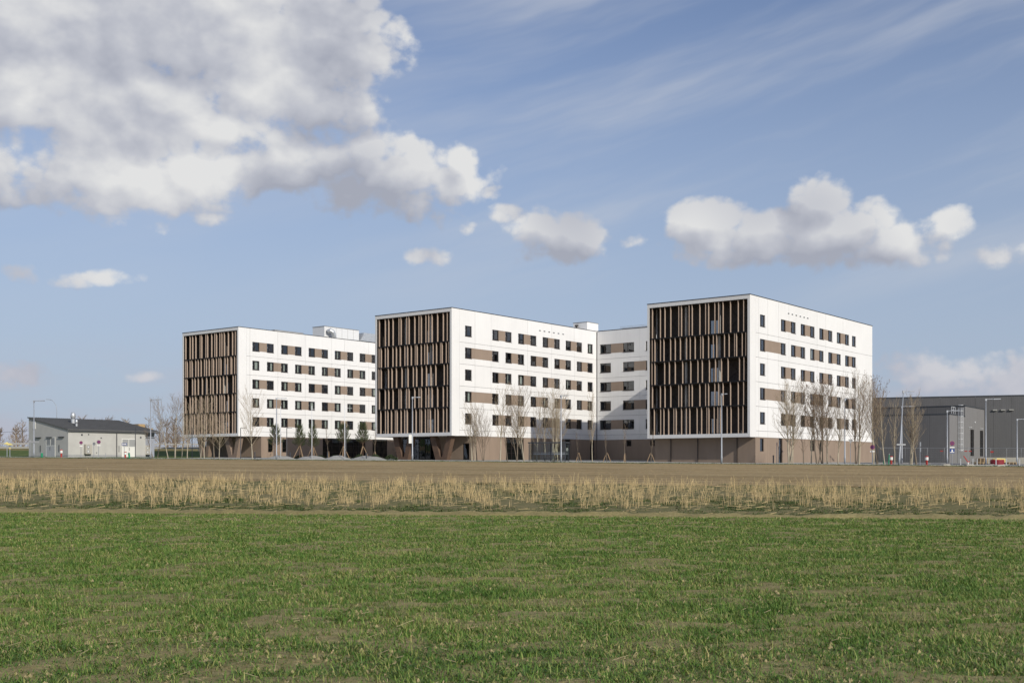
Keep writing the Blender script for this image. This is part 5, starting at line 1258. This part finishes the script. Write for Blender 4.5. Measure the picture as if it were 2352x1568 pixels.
# far wood behind the highway
wood_t = MB(); wood = MB(); R = random.Random(77)
for k in range(150):
    x = R.uniform(-175, 10); y = R.uniform(268, 330); z = 5.5; h = R.uniform(5.2, 8.2)*(1 if y < 300 else 1.1); lean = R.uniform(-.12, .12)
    pale = R.random() < .25
    mb = wood_t if pale else wood
    mb.tube([(x, y, z-.5), (x+lean*h*.5, y, z+h*.5), (x+lean*h, y, z+h)], [.16, .11, .03], 4, False)
    for j in range(34):
        f = R.uniform(.12, .98); a = R.uniform(0, 6.28); L_ = h*.34*(1.1-f*.7)*R.uniform(.6, 1.2); p = Vector((x+lean*h*f, y, z+h*f)); d = Vector((math.cos(a), math.sin(a)*.7, R.uniform(.5, 1.3))).normalized()
        e = p+d*L_; mb.tube([p, e], [.05, .02], 3, False)
        for q in range(5):
            g = p.lerp(e, R.uniform(.3, 1)); e2 = g+(d+Vector((R.uniform(-1, 1), R.uniform(-1, 1), R.uniform(-.3, .8)))).normalized()*L_*R.uniform(.3, .6)
            wood.tube([g, e2], [.03, .015], 3, False)
for k in range(9000):
    x = R.uniform(-180, 10); y = R.uniform(262, 285); p = Vector((x, y, 5.4+R.random()**1.6*3.2)); v = Vector((R.uniform(-1, 1), R.uniform(-.5, .5), R.uniform(.2, 1.4)))*.9
    s = Vector((.03, 0, .01)); wood.add([p-s, p+s, p+v], [(0, 1, 2)])
tag(wood.build('woodland', 'twig_dark', fix=False), 'brown leafless wood along the horizon behind the highway', 'woodland', kind='stuff')
tag(wood_t.build('woodland_pale_trees', 'twig_pale', fix=False), 'paler leafless trees within the far wood behind the highway', 'woodland', kind='stuff')

# ------------------------------------------------------------------ wheat seedlings, weeds, straw, dry stalks
def leaf_mat(name, stops, trans=.16):
    m = bpy.data.materials.new(name); m.use_nodes = True; t = NT(m.node_tree); p = m.node_tree.nodes['Principled BSDF']
    p.inputs['Roughness'].default_value = .55; p.inputs['Specular IOR Level'].default_value = .3
    g = t.new('ShaderNodeNewGeometry'); n = t.noise(g.outputs['Position'], .55, 4, .6)
    f = t.m('ADD', t.m('MULTIPLY', g.outputs['Random Per Island'], .75), t.m('MULTIPLY_ADD', n, .7, -.22))
    c = t.ramp(f, stops); t.l.new(c, p.inputs['Base Color'])
    tr = t.new('ShaderNodeBsdfTranslucent'); t.l.new(c, tr.inputs[0]); mx = t.new('ShaderNodeMixShader'); mx.inputs[0].default_value = trans
    o = m.node_tree.nodes['Material Output']; t.l.new(p.outputs[0], mx.inputs[1]); t.l.new(tr.outputs[0], mx.inputs[2]); t.l.new(mx.outputs[0], o.inputs[0])
    MATS[name] = m
leaf_mat('wheat_leaf', [(.0, (.046, .110, .016)), (.34, (.095, .188, .030)), (.62, (.170, .268, .050)), (.82, (.32, .33, .10)), (.97, (.54, .45, .20))])
leaf_mat('weed_leaf', [(.0, (.04, .07, .018)), (.5, (.085, .125, .035)), (.85, (.15, .17, .055)), (1., (.26, .23, .10))])
def blades(px, py, n, lmin, lmax, wid, spread, lie, simple=False):
    """px,py: tuft centres; n blades each"""
    N = len(px); M = N*n
    X = np.repeat(px, n)+rng.normal(0, spread, M); Y = np.repeat(py, n)+rng.normal(0, spread, M); Z = ground(X, Y)-.01
    a = rng.uniform(0, 2*np.pi, M); L_ = rng.uniform(lmin, lmax, M)*np.repeat(rng.uniform(.7, 1.25, N), n); e = np.clip(rng.normal(lie, .32, M), .12, 1.45)
    w = wid*rng.uniform(.7, 1.2, M); dx, dy = np.cos(a), np.sin(a); sx_, sy_ = -dy*w, dx*w
    if simple:
        V_ = np.empty((M, 3, 3)); V_[:, 0] = np.stack([X-sx_, Y-sy_, Z], -1); V_[:, 1] = np.stack([X+sx_, Y+sy_, Z], -1)
        V_[:, 2] = np.stack([X+dx*np.cos(e)*L_, Y+dy*np.cos(e)*L_, Z+np.sin(e)*L_*.85+.006], -1)
        return V_.reshape(-1, 3), np.zeros((0, 4), int), np.arange(M)[:, None]*3+np.array([[0, 1, 2]])
    hx_, hz_ = np.cos(e)*L_*.5, np.sin(e)*L_*.55
    e2 = e-rng.uniform(.3, .9, M); tx, tz = hx_+np.cos(e2)*L_*.5, hz_+np.sin(e2)*L_*.5
    V_ = np.empty((M, 5, 3))
    V_[:, 0] = np.stack([X-sx_, Y-sy_, Z], -1); V_[:, 1] = np.stack([X+sx_, Y+sy_, Z], -1)
    V_[:, 2] = np.stack([X+dx*hx_+sx_*.8, Y+dy*hx_+sy_*.8, Z+hz_], -1); V_[:, 3] = np.stack([X+dx*hx_-sx_*.8, Y+dy*hx_-sy_*.8, Z+hz_], -1)
    V_[:, 4] = np.stack([X+dx*tx, Y+dy*tx, Z+np.maximum(tz, .004)], -1)
    i = np.arange(M)[:, None]*5
    return V_.reshape(-1, 3), i+np.array([[0, 1, 2, 3]]), i+np.array([[3, 2, 4]])
def scatter(y0, y1, dens, seed, half=lambda y: .455*y+7.0, thr=.30):
    r = np.random.default_rng(seed); hw = float(half(y1)); n = int((y1-y0)*2*hw*dens)
    x = r.uniform(-hw, hw, n); y = r.uniform(y0, y1, n)
    k = (np.abs(x) < half(y)) & (y < L1(x)-.3)
    k &= (np.abs(x) < .455*y+1.2) | (r.random(n) < .45)
    x, y = x[k], y[k]
    # drill rows run across the view; patchy stand
    row = (y+.166*x)/.14; y = y-(row-np.round(row))*.14*.55
    cover = .26*vnoise(x, y, .5, 41)+.34*vnoise(x, y, 1.7, 42)+.40*vnoise(x*.55, y*1.3, 3.1, 43)
    k = cover+.26*(r.random(len(x))-.5) > thr
    return x[k], y[k]
sets = []
for (y0, y1, dens, n, ln, wd) in ((6.5, 11, 360, 8, (.035, .12), .0044), (11, 16, 300, 8, (.035, .12), .0068), (16, 23, 225, 8, (.035, .115), .0090), (23, 33, 165, 7, (.035, .11), .0120), (33, 52, 105, 6, (.035, .11), .0165)):
    x, y = scatter(y0, y1, dens, int(y0*10), thr=.235)
    sets.append(blades(x, y, n, ln[0], ln[1], wd, .034, .55, simple=y0 > 7))
def merge(sets):
    Vs, Q, Tr = [], [], []; o = 0
    for v_, q_, t_ in sets: Vs.append(v_); Q.append(q_+o); Tr.append(t_+o); o += len(v_)
    return np.concatenate(Vs), np.concatenate(Q), np.concatenate(Tr)
Vg, Qg, Tg = merge(sets)
tag(link('wheat_seedlings', mesh_np('wheat_seedlings', Vg, Qg, Tg, ['wheat_leaf'])), 'short green winter wheat covering the field in front', 'grass', kind='stuff')
# weeds under the stalks and on the verge
xs_ = rng.uniform(-46, 38, 60000); ys_ = L1(xs_)+rng.uniform(.3, 1, 60000)**1*(L2(xs_)-L1(xs_))*rng.random(60000)
k = vnoise(xs_, ys_, .5, 51)*.6+vnoise(xs_, ys_, 1.6, 52)*.4+.5*np.clip(1-(ys_-L1(xs_))/5, 0, 1)+.3*np.clip(1-(L2(xs_)-ys_)/3, 0, 1) > .52
wv_ = blades(xs_[k], ys_[k], 4, .05, .14, .022, .06, .6, simple=True)
xv = rng.uniform(-80, 70, 14000); yv = L3(xv)+rng.uniform(-.2, 2.6, 14000); vv = blades(xv, yv, 4, .06, .22, .04, .08, .8, simple=True)
Vw, Qw, Tw = merge([wv_, vv])
tag(link('weeds', mesh_np('weeds', Vw, Qw, Tw, ['weed_leaf'])), 'low dark green weeds under the dry stalks and along the verge', 'weeds', kind='stuff')
mat('straw', (.40, .32, .19), .8, island=.25); mat('stalk', (.55, .42, .215), .8, island=.38)
# broken straw lying in the wheat
st = MB(); R = random.Random(4)
for k in range(1500):
    y = 7+R.random()**1.4*42; x = R.uniform(-.5, .5)*(y+5)
    if y > L1(x)-.2: continue
    a = R.uniform(0, 3.14); L_ = R.uniform(.04, .15); z = gz(x, y)+R.uniform(.01, .05); e = R.uniform(-.05, .25) if R.random() < .93 else R.uniform(.8, 1.4)
    st.beam((x, y, z), (x+math.cos(a)*L_*math.cos(e), y+math.sin(a)*L_*math.cos(e), z+abs(math.sin(e))*L_+.005), .0028+.0002*y, .003)
cw = MB()
for k in range(9000):
    y = 7+R.random()**1.5*34; x = R.uniform(-.5, .5)*y*1.04
    if y > L1(x)-.2: continue
    s = R.uniform(.010, .030)*(1+.01*y); z = gz(x, y)
    cw.add([(x-s, y-s*.7, z-.01), (x+s, y-s*.6, z-.01), (x+s*.7, y+s, z-.01), (x-s*.8, y+s*.8, z-.01), (x+R.uniform(-.3, .3)*s, y, z+s*R.uniform(.6, 1.2))], [(0, 1, 4), (1, 2, 4), (2, 3, 4), (3, 0, 4)])
mat('clod_pale', (.30, .245, .125), .95, island=.35)
tag(cw.build('field_clods', 'clod_pale', fix=False), 'small crumbly clods of soil between the wheat plants', 'clods', kind='stuff')
tag(st.build('straw', 'straw', fix=False), 'scattered pale straw pieces lying in the wheat field', 'straw', kind='stuff')
# dry stalk clumps
def clump(seed):
    R = random.Random(seed); m = MB(); n = R.randint(3, 8); h0 = R.uniform(.28, .70)
    for k in range(n):
        a = R.uniform(0, 6.28); r_ = R.uniform(0, .24); p = Vector((r_*math.cos(a), r_*math.sin(a), -.03)); h = h0*R.uniform(.35, 1.15)
        lean = R.gauss(0, .13) if R.random() < .78 else R.uniform(-.6, .6); ly_ = R.gauss(0, .1)
        q = p+Vector((lean*h*.5, ly_*h*.5, h*.52)); e = q+Vector((lean*h*.7+R.gauss(0, .02), ly_*h*.5, h*.48))
        w = R.uniform(.004, .0085); m.tube([p, q, e], [w, w*.9, w*.55], 4, True)
        for j in range(R.randint(1, 4)):
            c = p.lerp(e, R.uniform(.25, .95)); v = Vector((R.uniform(-1, 1), R.uniform(-1, 1), R.uniform(-.3, 1.4))).normalized()*R.uniform(.05, .16); s = Vector((.007, .004, 0))
            m.add([c-s, c+s, c+v], [(0, 1, 2)])
    return m
CLM = [clump(100+k) for k in range(16)]; CLME = [c.mesh('stalk_clump', 'stalk', fix=False) for c in CLM]
R = random.Random(9); spots = []
while len(spots) < 2400:
    x = R.uniform(-42, 36); f = R.random()
    y = L1(x)+1.2+f*(L2(x)-L1(x)-1.6)
    dn = float(vnoise(np.array([x]), np.array([y]), .45, 61)[0])*.6+float(vnoise(np.array([x]), np.array([y]), 1.3, 62)[0])*.55
    right = np.clip((x+5)/30, 0, 1)
    edgef = np.clip((f-.02-.08*float(vnoise(np.array([x]), np.array([0.]), .8, 63)[0]))/(.14+.14*right), 0, 1)
    if R.random() < edgef*np.clip(dn*2.0-.45, .06, 1): spots.append((x, y))
spots.sort(key=lambda s: s[1]-(1000 if abs(s[0]) < .46*s[1] else 0))
lab = 'dry tan stalk clump standing in the strip between wheat and ploughed soil'
for (x, y) in spots[:300]:
    s = R.uniform(.75, 1.15); o = link('stalk_clump', R.choice(CLME), None, (x, y, gz(x, y)), R.uniform(0, 6.28), (s, s, s*R.uniform(.8, 1.2)))
    tag(o, lab, 'plant', 'dry stalk clumps along the strip')
rest = MB()
for (x, y) in spots[300:]:
    c = R.choice(CLM); a = R.uniform(0, 6.28); s = R.uniform(.75, 1.2); ca, sa = math.cos(a)*s, math.sin(a)*s; z = gz(x, y)
    rest.add([(x+v[0]*ca-v[1]*sa, y+v[0]*sa+v[1]*ca, z+v[2]*s) for v in c.v], c.f)
tag(rest.build('stalk_stand', 'stalk', fix=False), 'farther dry tan stalks standing behind the front clumps of the strip', 'plants', kind='stuff')
# litter of fallen stalks
lt_ = MB()
for k in range(3500):
    x = R.uniform(-42, 36); y = L1(x)+.5+R.random()*(L2(x)-L1(x)-.5); a = R.gauss(0, .6); L_ = R.uniform(.1, .45); z = gz(x, y)+R.uniform(.0, .06)
    lt_.beam((x, y, z), (x+math.cos(a)*L_, y+math.sin(a)*L_, z+R.uniform(-.01, .05)), .014, .010)
tag(lt_.build('stalk_litter', 'stalk', fix=False), 'fallen dry stalk pieces lying under the standing stalks', 'litter', kind='stuff')
# clods on the ploughed field
mat('clod', (.33, .25, .15), .95, island=.3)
cd = MB()
for k in range(4000):
    x = R.uniform(-70, 60); f = R.random()**1.3; y = L2(x)+.5+f*(L3(x)-L2(x)-.6); s = R.uniform(.015, .045); z = gz(x, y)
    cd.add([(x-s, y-s*.7, z-.02), (x+s, y-s*.6, z-.02), (x+s*.7, y+s, z-.02), (x-s*.8, y+s*.8, z-.02), (x+R.uniform(-.3, .3)*s, y, z+s*R.uniform(.5, 1.1))], [(0, 1, 4), (1, 2, 4), (2, 3, 4), (3, 0, 4)])
tag(cd.build('clods', 'clod', fix=False), 'loose clods of soil on the ploughed field', 'clods', kind='stuff')
SC.cycles.max_bounces = 6; SC.cycles.diffuse_bounces = 3; SC.cycles.glossy_bounces = 3; SC.cycles.transparent_max_bounces = 10
SC.cycles.caustics_reflective = False; SC.cycles.caustics_refractive = False
